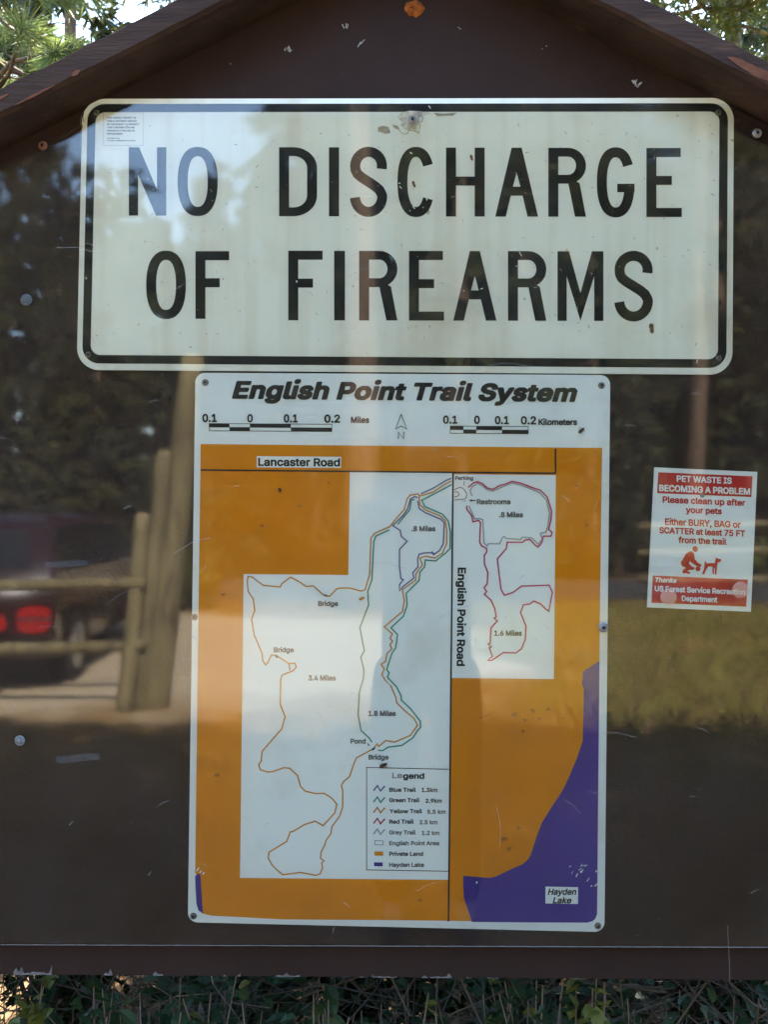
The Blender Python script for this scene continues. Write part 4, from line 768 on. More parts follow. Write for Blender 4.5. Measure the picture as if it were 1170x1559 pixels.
b = MB(); b.flat([[(391, 694.5), (520, 695.5), (519.5, 712.5), (391, 711.5)]], Y4); lb = b.build('label_patch', M['mapwhite'], mp_)
lettering(mp_, M['ink'], [('Lancaster Road', 393, 518, 708.8, 12, dict(slope=.006))], Y5)
b = MB(); b.flat([[k6(657, 1268), k6(837, 1271), k6(836, 1364), k6(656, 1361)]], Y4); b.build('label_patch', M['mapwhite'], mp_)
lettering(mp_, M['ink'], [('Hayden', 834.5, 878.5, 1362, 9.3), ('Lake', 842, 871, 1375, 9.3)], Y5, shear=.22)
lettering(mp_, M['fadedink'], [('Parking', 693.5, 721, 730.5, 5.6), ('Restrooms', 726.5, 778, 767.5, 7.6), ('.8 Miles', 760.5, 797, 787.3, 7.8), ('.8 Miles', 627, 663.5, 808.5, 7.8), ('1.6 Miles', 753, 795, 967.6, 7.8), ('Bridge', 484.5, 515, 922.4, 7.4), ('Bridge', 417, 447.5, 992.8, 7.4), ('3.4 Miles', 469.5, 511.5, 1035.8, 7.8), ('1.8 Miles', 561, 603, 1089.8, 7.8), ('Pond', 534, 557, 1131.8, 7.4), ('Bridge', 561.5, 592, 1156.2, 7.4)], Y5)
b = MB(); text(b, 'English Point Road', 698.2, 698.2 + 150, 864, 12, Y5, rot=math.pi / 2 + .012); b.build('lettering', M['ink'], mp_)
# legend
b = MB(); b.line([k5([p])[0] for p in ((1114, 238), (697, 228.5), (697, 750), (1112, 757))], 1.2, Y3); b.build('legend_frame', M['ink'], mp_)
lettering(mp_, M['ink'], [('gend', 614, 646.5, 1185.3, 8.6)], Y5)
lettering(mp_, M['paleink'], [('Le', 597.5, 613, 1184.6, 8.6)], Y5)
for i, (c, v) in enumerate((('tblue', 335), ('tgreen', 393), ('tyellow', 446), ('tred', 502), ('tgrey', 556))):
    b = MB(); b.line(k5([(732, v + 12), (752, v - 14), (768, v + 13), (790, v - 12)]), 2.4, Y4); b.build('legend_symbol', M[c], mp_)
b = MB(); b.line(k5([(739, 601), (781, 602), (781, 623), (739, 622), (739, 600)]), .8, Y4); b.build('legend_symbol', M['fadedink'], mp_)
b = MB(); b.flat([k5([(737, 656), (781, 657), (781, 678), (737, 677)])], Y4); b.build('legend_symbol', M['orange'], mp_)
b = MB(); b.flat([k5([(735, 711), (779, 712), (779, 732), (735, 731)])], Y4); b.build('legend_symbol', M['purple'], mp_)
lg = [('Blue Trail', 812, 948, 352, 'a'), ('1.3km', 977, 1058, 353, 'a'), ('Green Trail', 812, 967, 405, 'a'), ('2.9km', 997, 1080, 408, 'a'), ('Yellow Trail', 814, 980, 461, 'a'), ('5.5 km', 1006, 1100, 464, 'b'), ('Red Trail', 812, 937, 514, 'a'), ('2.5 km', 966, 1058, 517, 'b'), ('Grey Trail', 812, 947, 569, 'b'), ('1.2 km', 978, 1068, 572, 'b'), ('English Point Area', 812, 1067, 624, 'b'), ('Private Land', 812, 985, 678, 'a'), ('Hayden Lake', 812, 990, 734, 'a')]
for (s_, u0, u1, v, k) in lg:
    p0, p1 = k5([(u0, v)])[0], k5([(u1, v)])[0]
    lettering(mp_, M['fadedink'] if k == 'a' else mat('half worn ink', (.15, .165, .165), .5), [(s_, p0[0], p1[0], p0[1], 6.2)], Y5)
for px, py in ((312.5, 582.5), (916.5, 587), (294.5, 1394.5), (911, 1409.5), (296, 939.5)):
    screw(px, py, -.0024, 5.2, mp_, M['steel'])

# ------------------------------------------------------------------ pet waste notice
nt_ = thing('pet_notice', 'small red and white notice asking people to clean up after pets', 'notice', (.485, 0, EYE - .04))
k7 = lambda u, v: (970 + u / 5.85, 700 + v / 5.85)
c7 = lambda L_: [k7(*p) for p in L_]
b = MB(); b.slab(c7([(158, 67), (1077, 108), (1020, 1354), (92, 1314)]), -.0014, -.0004); b.build('paper', M['paper'], nt_)
b = MB(); b.flat([c7([(194, 111), (1034, 147), (1024, 332), (183, 297)])], -.0017); b.build('header_band', M['red'], nt_)
b = MB(); b.flat([c7([(145, 1030), (992, 1067), (978, 1309), (132, 1273)])], -.0017); b.build('footer_band', M['red'], nt_)
def nl(body, u0, u1, v, cap, m, **kw):
    b = MB(); text(b, body, u0, u1, v, cap, -.0020, slope=.041, xf=k7, **kw); b.build('lettering', m, nt_)
nl('PET WASTE IS', 358, 850, 192, 54, M['paper']); nl('BECOMING A PROBLEM', 202, 1013, 276, 56, M['paper'])
nl('Please clean up after', 232, 970, 379, 56, M['red']); nl('your pets', 440, 760, 470, 54, M['red'])
nl('Either BURY, BAG or', 253, 928, 577, 57, M['red']); nl('SCATTER at least 75 FT', 203, 968, 652, 55, M['red']); nl('from the trail', 373, 803, 738, 54, M['red'])
nl('Thanks', 168, 358, 1087, 40, M['paper'], shear=.22); nl('US Forest Service Recreation', 162, 968, 1168, 48, M['paper']); nl('Department', 403, 720, 1256, 48, M['paper'])
b = MB()
b.flat([[k7(523 + 24 * math.cos(a * .35), 795 + 26 * math.sin(a * .35)) for a in range(18)]], -.0020)
b.flat([c7([(470, 818), (492, 812), (512, 830), (520, 885), (545, 915), (580, 935), (572, 954), (535, 946), (492, 918), (474, 900), (468, 925), (490, 948), (520, 962), (506, 980), (470, 982), (452, 990), (482, 1005), (470, 1018), (440, 1008), (425, 1014), (408, 1004), (416, 980), (442, 964), (402, 942), (395, 912), (412, 886), (438, 838)])], -.0020)
b.flat([[k7(548 + 22 * math.cos(a * .4), 971 + 22 * math.sin(a * .4)) for a in range(15)]], -.0021)
b.flat([c7([(608, 905), (616, 901), (624, 922), (698, 920), (704, 884), (712, 868), (722, 880), (754, 886), (750, 908), (726, 914), (720, 940), (712, 1020), (699, 1024), (698, 966), (690, 962), (690, 1016), (677, 1016), (676, 952), (640, 950), (618, 985), (604, 1020), (583, 1019), (602, 970), (606, 930)])], -.0020)
b.build('pictogram', M['red'], nt_)
b = MB(); c = W(*k7(585, 317), -.0016); b.lathe([(.0035, 0), (.0035, .0012), (.002, .002)], c, (0, -1, 0), 12); b.build('thumbtack', M['steel'], nt_)

# ------------------------------------------------------------------ clear acrylic sheet over the signs
YP0, YP1 = -.0125, -.0095
pane = thing('acrylic_sheet', 'clear scratched acrylic sheet covering the signs and mirroring the car park', 'acrylic sheet', (0, -.011, EYE))
outline = [(-420, 1433), (1640, 1445), (1640, 470), (1170, 192), (1108, 158), (145, 157.5), (122, 190), (0, 253), (-420, 465)]
b = MB(); b.slab(outline, YP0, YP1); b.build('sheet', M['pane'], pane)
edge_m = mat('sawn acrylic edge', (.30, .31, .29), .5)
b = MB(); b.slab([(-420, 1436.2), (1640, 1443.2), (1640, 1444.9), (-420, 1437.4)], YP0 - .0004, YP0 - .0001); b.build('lower_edge', seethrough(edge_m, .22), pane)
for px, py, r_, mm in ((65, 222, 7, 'rust'), (1153.5, 203, 7.2, 'steel'), (628.5, 182.5, 6.4, 'steel'), (919.5, 955, 7.6, 'steel')):
    screw(px, py, YP0 - .0001, r_, pane, M[mm])
screw(40, 457, YP0 - .0001, 9, pane, mat('dull galvanised head', (.055, .065, .066), .6, .4, 200), hole=False); screw(30, 1127.5, YP0 - .0001, 8, pane, mat('chalky washer', (.12, .123, .118), .85, .5, 260), hole=False)
for (u, v) in ((285, 1222), (925, 1160)):
    px, py = k7(u, v); b = MB(); c = W(px, py, -.0093); b.lathe([(.0125, 0), (.0122, .0008), (.0105, .0018), (.006, .0024)], c, (0, -1, 0), 24); b.build('glare_disc', M['bumper'], pane, smooth=False)  # pale discs standing in for two round blobs of glare
rr = random.Random(31)
for (pts, wd) in (([(84, 1152), (150, 1146), (152, 1156), (86, 1163)], 0), ([(68, 856), (134, 852), (133, 861), (69, 865)], 0), ([(12, 1078), (22, 1070), (28, 1078)], 0), ([(64, 1080), (72, 1072), (88, 1070), (70, 1082)], 0)):
    b = MB(); b.flat([pts], YP0 - .0003); b.build('scuff_and_reflection', seethrough(mat('scuff_and_reflection', (.36, .42, .46), .6, .6, 160), .06), pane)  # pane scuffs; the bluish upper strip paints a faint reflection
b = MB()
for k in range(90):
    px, py = rr.uniform(0, 1170), rr.uniform(200, 1430); a = rr.gauss(-.25, .6); ln = rr.uniform(3, 18) if rr.random() < .8 else rr.uniform(20, 70)
    b.line([(px, py), (px + ln * .5 * math.cos(a), py + ln * .5 * math.sin(a)), (px + ln * math.cos(a + .15), py + ln * math.sin(a + .15))], rr.uniform(.3, .7), YP0 - .0003 - .00001 * k)
b.build('scratch', seethrough(mat('hairline scratch', (.6, .6, .56), .5), .30), pane)['kind'] = 'stuff'
b = MB(); b.line([(1108.5, 1408), (1110, 1440), (1112, 1470), (1112, 1494)], 1.3, YP0 - .002); b.build('drip_mark', seethrough(mat('drip', (.3, .26, .22), .7), .22), pane)

# small dried insects and mud on the signs
def bug(px, py, y, L_, ang, label, m='deadbug', legs=True):
    o = thing('dried_insect', label, 'insect', W(px, py, y - .001), 'dried insects and mud dabs on the signs')
    b = MB(); c = W(px, py, y - .0012); d = Vector((math.cos(ang), 0, -math.sin(ang)))
    L_ /= 1000
    rad = [.10, .2, .24, .16, .2, .17, .06]
    b.tube([c + d * L_ * (t - .5) for t in (0, .15, .35, .52, .66, .85, 1)], [r * L_ for r in rad], 8)
    b.build('body', M[m], o)
    if legs:
        l = MB(); nx = Vector((d.z, 0, -d.x)); q = random.Random(int(px))
        for s_ in (-1, 1):
            for t in (-.2, .0, .2):
                p = c + d * L_ * t; e = p + nx * s_ * L_ * q.uniform(.3, .55) + d * L_ * q.uniform(-.25, .25)
                l.tube([p, (p + e) / 2 + Vector((0, -.001, 0)), e], .00035, 4)
        l.build('legs', M[m], o)
    return o
bug(584, 1165.5, -.004, 13, -.5, 'dark dried insect above the legend box on the map', )
bug(886, 655.5, -.003, 11, -.75, 'brown dried insect right of the Kilometers scale bar')
bug(993, 500, -.003, 15, 1.4, 'reddish brown mud dab under the last S of FIREARMS', 'rust', False)
bug(630.5, 280.5, -.0032, 10, 1.2, 'small rusty dab inside the letter C', 'rust', False)
bug(718.5, 240, -.0032, 9, 1.3, 'small rusty dab on the right stem of the letter H', 'rust', False)
bug(551, 911, -.0042, 9, -.5, 'pale tan smudged insect beside the upper left trail junction', 'tyellow', False)
bug(426, 746, -.0036, 7, 1.1, 'tiny dark insect on the orange area below Lancaster Road', )

# ------------------------------------------------------------------ trees
def conifer(name, label, cat, seed, h, r0, c0, crad, nbr, ntw, ntuft, nn, nl_, nw, droop, bark, needle, group=None, top=.98, spread=.9, lean=0., up=.0, tn=9):
    q = random.Random(seed)
    root = thing(name, label, cat, (0, 0, 0), group)
    tr = MB(); cr = MB()
    def tp(z): return Vector((lean * z + .06 * math.sin(z * .9 + seed), .06 * math.cos(z * .7 + seed), z))
    zs = [h * i / 12 for i in range(13)]
    tr.tube([tp(z) for z in zs], [r0 * (1.25 if i == 0 else 1) * (1 - .93 * (z / h)) + .006 for i, z in enumerate(zs)], tn, rough=.06, rng=q)
    def tuft(p, d, sc=1.):
        for k in range(nn):
            a = Vector((q.gauss(0, 1), q.gauss(0, 1), q.gauss(0, 1))).normalized()
            dd = (d + a * spread).normalized(); l = nl_ * sc * q.uniform(.6, 1.15)
            s_ = dd.cross(Vector((q.gauss(0, 1), q.gauss(0, 1), q.gauss(0, 1)))).normalized() * nw
            b0 = p + a * nl_ * .06
            mid = b0 + dd * l * .5 - Vector((0, 0, l * .05))
            cr.add([b0 - s_ * .5, b0 + s_ * .5, mid + s_ * .6, b0 + dd * l - Vector((0, 0, l * .14)), mid - s_ * .6], [(0, 1, 2, 3, 4)])
    for i in range(nbr):
        f = (i + q.random()) / nbr; z = h * (c0 + (top - c0) * f); az = i * 2.4 + q.uniform(-.5, .5)
        prof = (1 - f) ** .75 * (.55 + .45 * min(1, f * 5)) if c0 < .35 else math.sin(math.pi * min(1, .18 + f * .8)) ** .7
        L_ = max(.15, crad * prof * q.uniform(.65, 1.12))
        d = Vector((math.cos(az), math.sin(az), up + q.uniform(-.1, .15)))
        pts = []
        for k in range(6):
            t = k / 5; pts.append(tp(z) + d * L_ * t - Vector((0, 0, droop * L_ * t * t)) + Vector((q.uniform(-1, 1), q.uniform(-1, 1), q.uniform(-1, 1))) * .03 * L_)
        tr.tube(pts, [max(.005, .012 * L_ + .008) * (1 - .75 * k / 5) for k in range(6)], 5, cap=False)
        for j in range(ntw):
            t = .25 + .75 * (j + q.random() * .8) / ntw; k = min(4, int(t * 5)); p = pts[k].lerp(pts[k + 1], t * 5 - k)
            bd = (pts[k + 1] - pts[k]).normalized(); side = bd.cross(Vector((0, 0, 1))).normalized() * (1 if j % 2 else -1)
            td = (bd * q.uniform(.4, .9) + side * q.uniform(.5, 1) + Vector((0, 0, q.uniform(-.35, .25) - droop * .5))).normalized()
            tl = L_ * .34 * (1.15 - t * .6) * q.uniform(.6, 1.2)
            if j == ntw - 1: td = bd
            e = p + td * tl
            tr.tube([p, e], [.0045, .0025] if nl_ < .2 else [.010, .006], 3, cap=False)
            for u in range(ntuft):
                tuft(p.lerp(e, (u + 1) / ntuft), td)
    tr.build('trunk', bark, root, smooth=True); cr.build('crown', needle, root)
    return root

# behind the kiosk, seen past its roof
pine = conifer('pine_tree', 'young long needled pine rising behind the left side of the kiosk roof', 'tree', 3, 6.9, .10, .30, 1.75, 46, 9, 3, 42, .17, .0030, .10, M['bark'], M['needle_pine'], spread=.75, up=.25)
pine.location = (-2.15, 3.4, 0)
fir = conifer('fir_tree', 'lichen barked fir with drooping boughs behind the right roof edge', 'tree', 11, 12.5, .16, .16, 1.8, 60, 10, 5, 8, .085, .0085, .42, M['barklichen'], M['needle_fir'], spread=.9, tn=14)
fir.location = (3.75, 9.0, 0)
fA = conifer('fir_tree', 'tall dark fir across the car park', 'tree', 21, 20, .26, .14, 2.7, 74, 7, 3, 7, .42, .055, .30, M['bark'], M['needle_far'])
fB = conifer('pine_tree', 'tall open pine across the car park', 'tree', 22, 19, .27, .42, 2.9, 44, 7, 3, 10, .36, .04, .12, M['bark'], M['needle_far'], up=.1)
fC = conifer('fir_tree', 'short bushy young fir', 'tree', 23, 9, .13, .05, 1.9, 60, 7, 3, 7, .30, .045, .25, M['bark'], M['needle_far'])
fD = conifer('pine_tree', 'added pine with a bare lower trunk and high shading crown', 'tree', 24, 9.8, .13, .57, 1.9, 50, 8, 3, 13, .19, .012, .12, M['bark'], M['needle_pine'], up=.12, tn=12)  # crown kept above the view and shaped to shade the foreground
fE = conifer('fir_tree', 'young fine needled fir', 'tree', 25, 8, .11, .06, 1.6, 84, 12, 5, 9, .085, .009, .35, M['bark'], M['needle_fir'], tn=10)
protos = [fA, fB, fC, fD, fE]
rr = random.Random(77)
def plant(i, x, y, sc, label, group, first):
    o = protos[i]
    if i in first: return dup(o, (x, y, gz(x, y) - .05), rr.uniform(0, 6.28), sc, label, group)
    first.add(i); o.location = (x, y, gz(x, y) - .05); o.rotation_euler.z = rr.uniform(0, 6.28); o.scale = (sc,) * 3; o['label'] = label; o['group'] = group
first = set()
front = []
# (kind, lateral, distance in front of the board, scale)
for (i, x, L_, sc) in ((1, -.35, 13.2, 1.0), (0, 1.7, 20.5, 1.0), (1, 3.2, 21.5, .95), (0, -1.9, 22, .9), (2, -3.9, 20, 1.0), (2, -6.0, 21.5, .85), (1, .8, 24, 1.1), (0, 5.4, 22, .75), (2, 4.6, 20.3, 1.1), (0, 8.6, 24, 1.05), (1, 7.2, 21, .9), (2, 10.4, 21, 1.1), (0, -.3, 26, 1.1), (0, 3.9, 28, 1.15), (1, -4.6, 27, .62), (0, -8.5, 28, .42), (2, -9.6, 22, .9), (1, -12, 26, .45), (0, 12.5, 27, 1.0), (2, -2.6, 25, 1.2), (2, 2.6, 26, 1.3), (1, 10.2, 30, 1.1), (0, 15.5, 24, 1.0), (2, -7.4, 25, .95), (0, -15, 25, 1.0), (0, 1.4, 33, 1.25), (0, 6.5, 34, 1.15), (2, -5, 33, 1.2), (2, -10.5, 33, 1.2), (1, -14.5, 34, 1.0), (0, 13.8, 36, 1.15), (0, -2.2, 35, .95), (2, -8, 38, 1.3), (0, 19, 30, 1), (0, -20, 30, 1), (2, 17, 36, 1.3), (2, -17, 37, 1.2)):
    front.append((i, x, -L_, sc))
for k in range(26):
    x = -26 + 2.1 * k + rr.uniform(-.8, .8); front.append((rr.choice((0, 0, 2, 0)), x, -rr.uniform(24, 40), rr.uniform(.8, 1.05) if abs(x + 9) > 5 else rr.uniform(.34, .44)))
for k in range(22):
    x = -15 + 1.5 * k + rr.uniform(-.5, .5); front.append((2, x, -rr.uniform(20.2, 23.5), rr.uniform(.75, 1.1)))
for (i, x, y, sc) in front:
    lab = ['tall dark fir among the trees mirrored beyond the car park', 'tall bare-stemmed pine among the trees mirrored beyond the car park', 'short bushy young fir among the trees mirrored beyond the car park'][i]
    plant(i, x, y, sc, lab, 'forest trees beyond the car park', first)
for (i, x, y, sc) in ((3, .35, 6.0, 1.0), (3, 1.1, 6.7, 1.06), (3, 1.75, 6.0, .99), (3, 3.5, 6.6, 1.06), (3, 4.25, 6.1, 1.0), (3, 5.3, 6.4, 1.02), (3, 6.4, 6.0, 1.0), (3, 2.4, 8.8, 1.1), (4, .5, 4.4, .78), (4, -.7, 4.9, .8), (4, 4.2, 3.6, .8), (4, -4.3, 4.2, .85), (4, 5.6, 3.2, .7), (4, -5.8, 3.4, .75), (1, 6.3, 12.5, .75), (0, -4.6, 13, .72), (1, -7.2, 15, .8), (4, 8.6, 9, 1.2), (0, 1.0, 17, .85), (1, -2.6, 18, .9), (0, -9.6, 10, .6), (0, -8.6, 22, 1.0), (1, 7.2, 20, .95), (0, 11.4, 17, .8), (0, 1.2, 25, 1.0), (0, -5.2, 27, 1.0), (1, 12, 27, 1), (0, -14, 18, .85), (1, 16, 22, .95), (0, 5.4, 30, 1.1), (0, -12, 30, 1.1)):
    lab = ['dark fir among the trees behind the kiosk', 'open pine among the trees behind the kiosk', 'short bushy young fir among the trees behind the kiosk', 'pine with a bare lower trunk behind the kiosk, added to shade the ground', 'fine needled young fir among the trees behind the kiosk'][i]
    plant(i, x, y, sc, lab, 'forest trees behind the kiosk', first)

q = random.Random(5); fw = MB()
for k in range(110000):
    a = q.uniform(0, 2 * math.pi); d = q.uniform(44, 62); hh = 13 + 3 * math.sin(a * 9) + 2 * math.sin(a * 23 + 1) + 1.5 * math.sin(a * 51)
    p = Vector((math.cos(a) * d, math.sin(a) * d, gz(d, 0) + hh * q.random() ** .8)); n1 = Vector((q.gauss(0, 1), q.gauss(0, 1), q.gauss(0, 1))).normalized(); n2 = n1.orthogonal().normalized() * q.uniform(.2, .55); n1 *= q.uniform(.3, 1.0)
    fw.add([p - n1, p - n2 * .6, p + n1, p + n2], [(0, 1, 2, 3)])
tag(fw.build('far_wood', M['needle_far']), 'dark mass of forest far beyond the car park and kiosk', 'forest', kind='stuff')
# ------------------------------------------------------------------ bushes
def bush(name, label, seed, x, y, r, h, m, n_=420, ls=.05, group=None):
    q = random.Random(seed); o = thing(name, label, 'bush', (x, y, 0), group)
    st = MB(); lf = MB()
    for k in range(14):
        a = q.uniform(0, 6.28); e = Vector((x + math.cos(a) * r * q.uniform(.3, 1), y + math.sin(a) * r * q.uniform(.3, 1), h * q.uniform(.5, 1)))
        b0 = Vector((x + q.uniform(-.08, .08), y + q.uniform(-.08, .08), -.02)); mid = b0.lerp(e, .5) + Vector((0, 0, .12 * h))
        st.tube([b0, mid, e], [.008, .006, .003], 4, cap=False)
        for j in range(n_ // 14):
            t = q.uniform(.2, 1); p = (b0.lerp(mid, t * 2) if t < .5 else mid.lerp(e, t * 2 - 1)) + Vector((q.gauss(0, .16), q.gauss(0, .16), q.gauss(0, .12))) * (r + .1)
            leaf(lf, p, Vector((q.gauss(0, 1), q.gauss(0, 1), q.gauss(0, .5))).normalized(), ls * q.uniform(.6, 1.2), q)
    st.build('stem', M['twig'], o); lf.build('foliage', m, o)
    return o
def leaf(mb, p, d, l, q):
    s_ = d.cross(Vector((q.gauss(0, .4), q.gauss(0, .4), 1))).normalized(); up = s_.cross(d)
    w_ = l * q.uniform(.26, .36); c = l * .08
    mb.add([p, p + d * l * .3 + s_ * w_ + up * c, p + d * l * .68 + s_ * w_ * .85 + up * c, p + d * l - up * c, p + d * l * .68 - s_ * w_ * .85 + up * c, p + d * l * .3 - s_ * w_ + up * c, p + d * l * .5],
           [(0, 1, 6), (1, 2, 6), (2, 3, 6), (3, 4, 6), (4, 5, 6), (5, 0, 6)])
for k, (x, L_, r, h, lab) in enumerate(((-3.75, 12.4, .7, 1.2, 'yellow green bush beside the parked car'), (-2.75, 12.9, .6, .95, 'low yellow bush behind the leaning logs'), (1.9, 14.0, .9, 1.2, 'wide yellow green bush at the end of the car park'), (5.4, 13.8, 1.0, 1.3, 'large bush behind the three rail fence'), (-6.8, 13.3, .9, 1.3, 'tall bush at the far left of the car park'))):
    bush('bush', lab, 50 + k, x, -L_, r, h, M['bush'], 1100, .11, 'bushes round the car park')

for k, (x, y, r, h, lab) in enumerate(((-1.5, 1.9, .75, 2.0, 'tall unseen bush added for shade behind the left post of the kiosk'), (-.5, 1.65, .7, 1.9, 'unseen bush added for shade behind the left half of the board'), (.5, 1.8, .75, 2.05, 'unseen bush added for shade behind the right half of the board'), (1.45, 1.7, .75, 1.9, 'tall unseen bush added for shade behind the right post of the kiosk'), (-2.6, 2.1, .7, 1.7, 'unseen bush added for shade left of the kiosk'), (2.5, 2.3, .7, 1.7, 'unseen bush added for shade right of the kiosk'))):
    bush('bush', lab, 80 + k, x, y, r, h, M['leaf'], 1900, .085, 'unseen bushes added behind the kiosk for shade')  # row hidden by the board, added to shade the ground beneath
for k, (x, y, lab) in enumerate(((-1.25, 1.0, 'low leafy bush farthest left under the board'), (-.85, 1.15, 'low leafy bush under the lower left of the board'), (-.42, .95, 'low leafy bush under the left edge of the map'), (0, 1.15, 'low leafy bush under the middle of the board'), (.42, .95, 'low leafy bush under the right edge of the map'), (.85, 1.1, 'low leafy bush under the lower right of the board'), (1.28, 1.0, 'low leafy bush farthest right under the board'))):
    bush('bush', lab, 120 + k, x, y, .36, .62, M['leaf'], 1500, .045, 'low bushes under the board')
# ------------------------------------------------------------------ undergrowth below the board
q = random.Random(61)
und = MB()
for k in range(3000):
    x = q.uniform(-2.0, 2.1); y = .06 + abs(q.gauss(0, 1)) * .7; hh = q.uniform(.25, .80) * (1 if y < .9 else .8)
    z0 = 0
    a = q.uniform(0, 6.28); ln = q.uniform(.1, .55); d = Vector((math.cos(a), math.sin(a) * .6, q.uniform(-.2, 1.2))).normalized()
    p = Vector((x, y, q.uniform(.0, hh))); e = p + d * ln; mid = p.lerp(e, .5) + Vector((q.gauss(0, .03), q.gauss(0, .03), q.gauss(0, .03)))
    if e.y < .05 or mid.y < .05: continue
    if e.z > .82: continue
    r_ = q.choice((.0008, .001, .0013, .002))
    und.tube([p, mid, e], [r_, r_, r_ * .6], 3, cap=False)
tag(und.build('dead_brush', M['straw']), 'tangle of dead stems and dry grass under the board', 'dead brush', kind='stuff')
gm = MB()
for k in range(5000):
    x = q.uniform(-4.5, 4.5); y = q.uniform(.12, 5.0); a = q.uniform(0, 6.28); l = q.uniform(.12, .42); ln = q.uniform(.05, .3)
    s_ = Vector((math.cos(a), math.sin(a), 0)) * .0022; e = Vector((x + math.cos(a + 1.4) * ln, y + abs(math.sin(a + 1.4)) * ln, l))
    gm.add([Vector((x, y, -.01)) - s_, Vector((x, y, -.01)) + s_, e], [(0, 1, 2)])
tag(gm.build('dry_grass', M['straw']), 'dry grass growing behind the kiosk', 'grass', kind='stuff')
spots = [(15, 1522, .22, 1), (95, 1530, .30, 0), (165, 1520, .18, 0), (212, 1508, .10, 0), (330, 1515, .12, 1), (365, 1525, .22, 0), (455, 1520, .15, 0), (590, 1532, .25, 0), (672, 1522, .10, 1), (700, 1534, .25, 0), (790, 1530, .18, 1), (865, 1535, .3, 0), (925, 1512, .10, 1), (1000, 1520, .16, 0), (1060, 1540, .3, 0), (1130, 1530, .2, 0), (50, 1545, .35, 0), (130, 1510, .12, 0), (255, 1535, .3, 0), (290, 1512, .1, 0), (410, 1540, .3, 0), (500, 1515, .12, 0), (545, 1540, .25, 0), (640, 1540, .3, 0), (745, 1515, .14, 0), (830, 1512, .12, 0), (895, 1540, .25, 0), (965, 1545, .25, 0)]
for k, (px, py, y, br) in enumerate(spots):
    top = W(px, py, y); q = random.Random(200 + k)
    name = ('low leafy shrub with broad green leaves under the board', 'shrub with leaves tinted paler as if sunlit under the board')[br]
    o = thing('leafy_shrub', name, 'shrub', (top.x, y, 0), 'leafy shrubs growing under the board')
    st = MB(); lf = MB()
    for j in range(8):
        e = top + Vector((q.gauss(0, .035), q.uniform(-.03, .06), q.uniform(-.10, .015))); b0 = Vector((top.x + q.uniform(-.05, .05), y + q.uniform(0, .08), 0))
        mid = b0.lerp(e, .55) + Vector((q.gauss(0, .03), 0, 0)); e.y = max(e.y, .05)
        st.tube([b0, mid, e], [.0028, .002, .0012], 4, cap=False)
        for i in range(11):
            t = q.uniform(.5, 1); p = mid.lerp(e, max(0, t - .55) / .45) + Vector((q.gauss(0, .008), q.gauss(0, .008), q.gauss(0, .008)))
            d = Vector((q.gauss(0, 1), q.gauss(-.4, .6), q.gauss(.1, .4))).normalized(); p.y = max(p.y, .06)
            l_ = q.uniform(.022, .042)
            if p.y + d.y * l_ < .035: d.y = abs(d.y)
            leaf(lf, p, d, l_, q)
    st.build('stem', M['twig'], o); lf.build('foliage', M['bush'] if br else M['leaf'], o)

# ------------------------------------------------------------------ grass field on the right of the car park (seen mirrored)
q = random.Random(91); gm = MB()
for k in range(32000):
    x = q.uniform(.9, 9.5); L_ = 2.6 + 10.2 * q.random() ** 1.05
    if L_ < 4.6 and q.random() > ((L_ - 2.4) / 2.2) ** 1.3 * (.55 + .45 * math.sin(x * 3.1 + L_ * 4)): continue
    if x < 1.2 + .25 * math.sin(L_ * 2): continue
    a = q.uniform(0, 6.28); l = q.uniform(.06, .26); ln = q.uniform(.02, .18)
    s_ = Vector((math.cos(a), math.sin(a), 0)) * .0035
    b0 = Vector((x, -L_, 0)); e = b0 + Vector((math.cos(a + 1.5) * ln, math.sin(a + 1.5) * ln, l))
    gm.add([b0 - s_, b0 + s_, b0.lerp(e, .6) + Vector((0, 0, .12 * l)) + s_ * .6, e], [(0, 1, 2, 3)])
tag(gm.build('meadow_grass', M['grass']), 'dry yellow green grass beside the sandy car park', 'grass', kind='stuff')

# ------------------------------------------------------------------ fences and leaning logs
def log(mb, a, b_, r0, r1, q, n=12, m_=9):
    a, b_ = Vector(a), Vector(b_); pts = [a.lerp(b_, i / m_) + Vector((q.uniform(-1, 1), q.uniform(-1, 1), q.uniform(-1, 1))) * .006 for i in range(m_ + 1)]
    mb.tube(pts, [r0 + (r1 - r0) * i / m_ for i in range(m_ + 1)], n, rough=.05, rng=q)
q = random.Random(15)
f1 = thing('rail_fence', 'two rail log fence in front of the red car', 'fence', (-4, -5.6, 0))
for x0, x1, dz in ((-7.4, -4.6, .0), (-4.6, -1.72, .0)):
    for z in (.45, .92):
        b = MB(); log(b, (x0 - .1, -5.6, z - .02), (x1 + .02, -5.6, z + .03), .05, .042, q); b.build('rail', M['log'], f1, smooth=True)
for x in (-7.4, -4.6):
    b = MB(); log(b, (x, -5.68, -.1), (x, -5.68, 1.15), .07, .065, q); b.build('post', M['log'], f1, smooth=True)
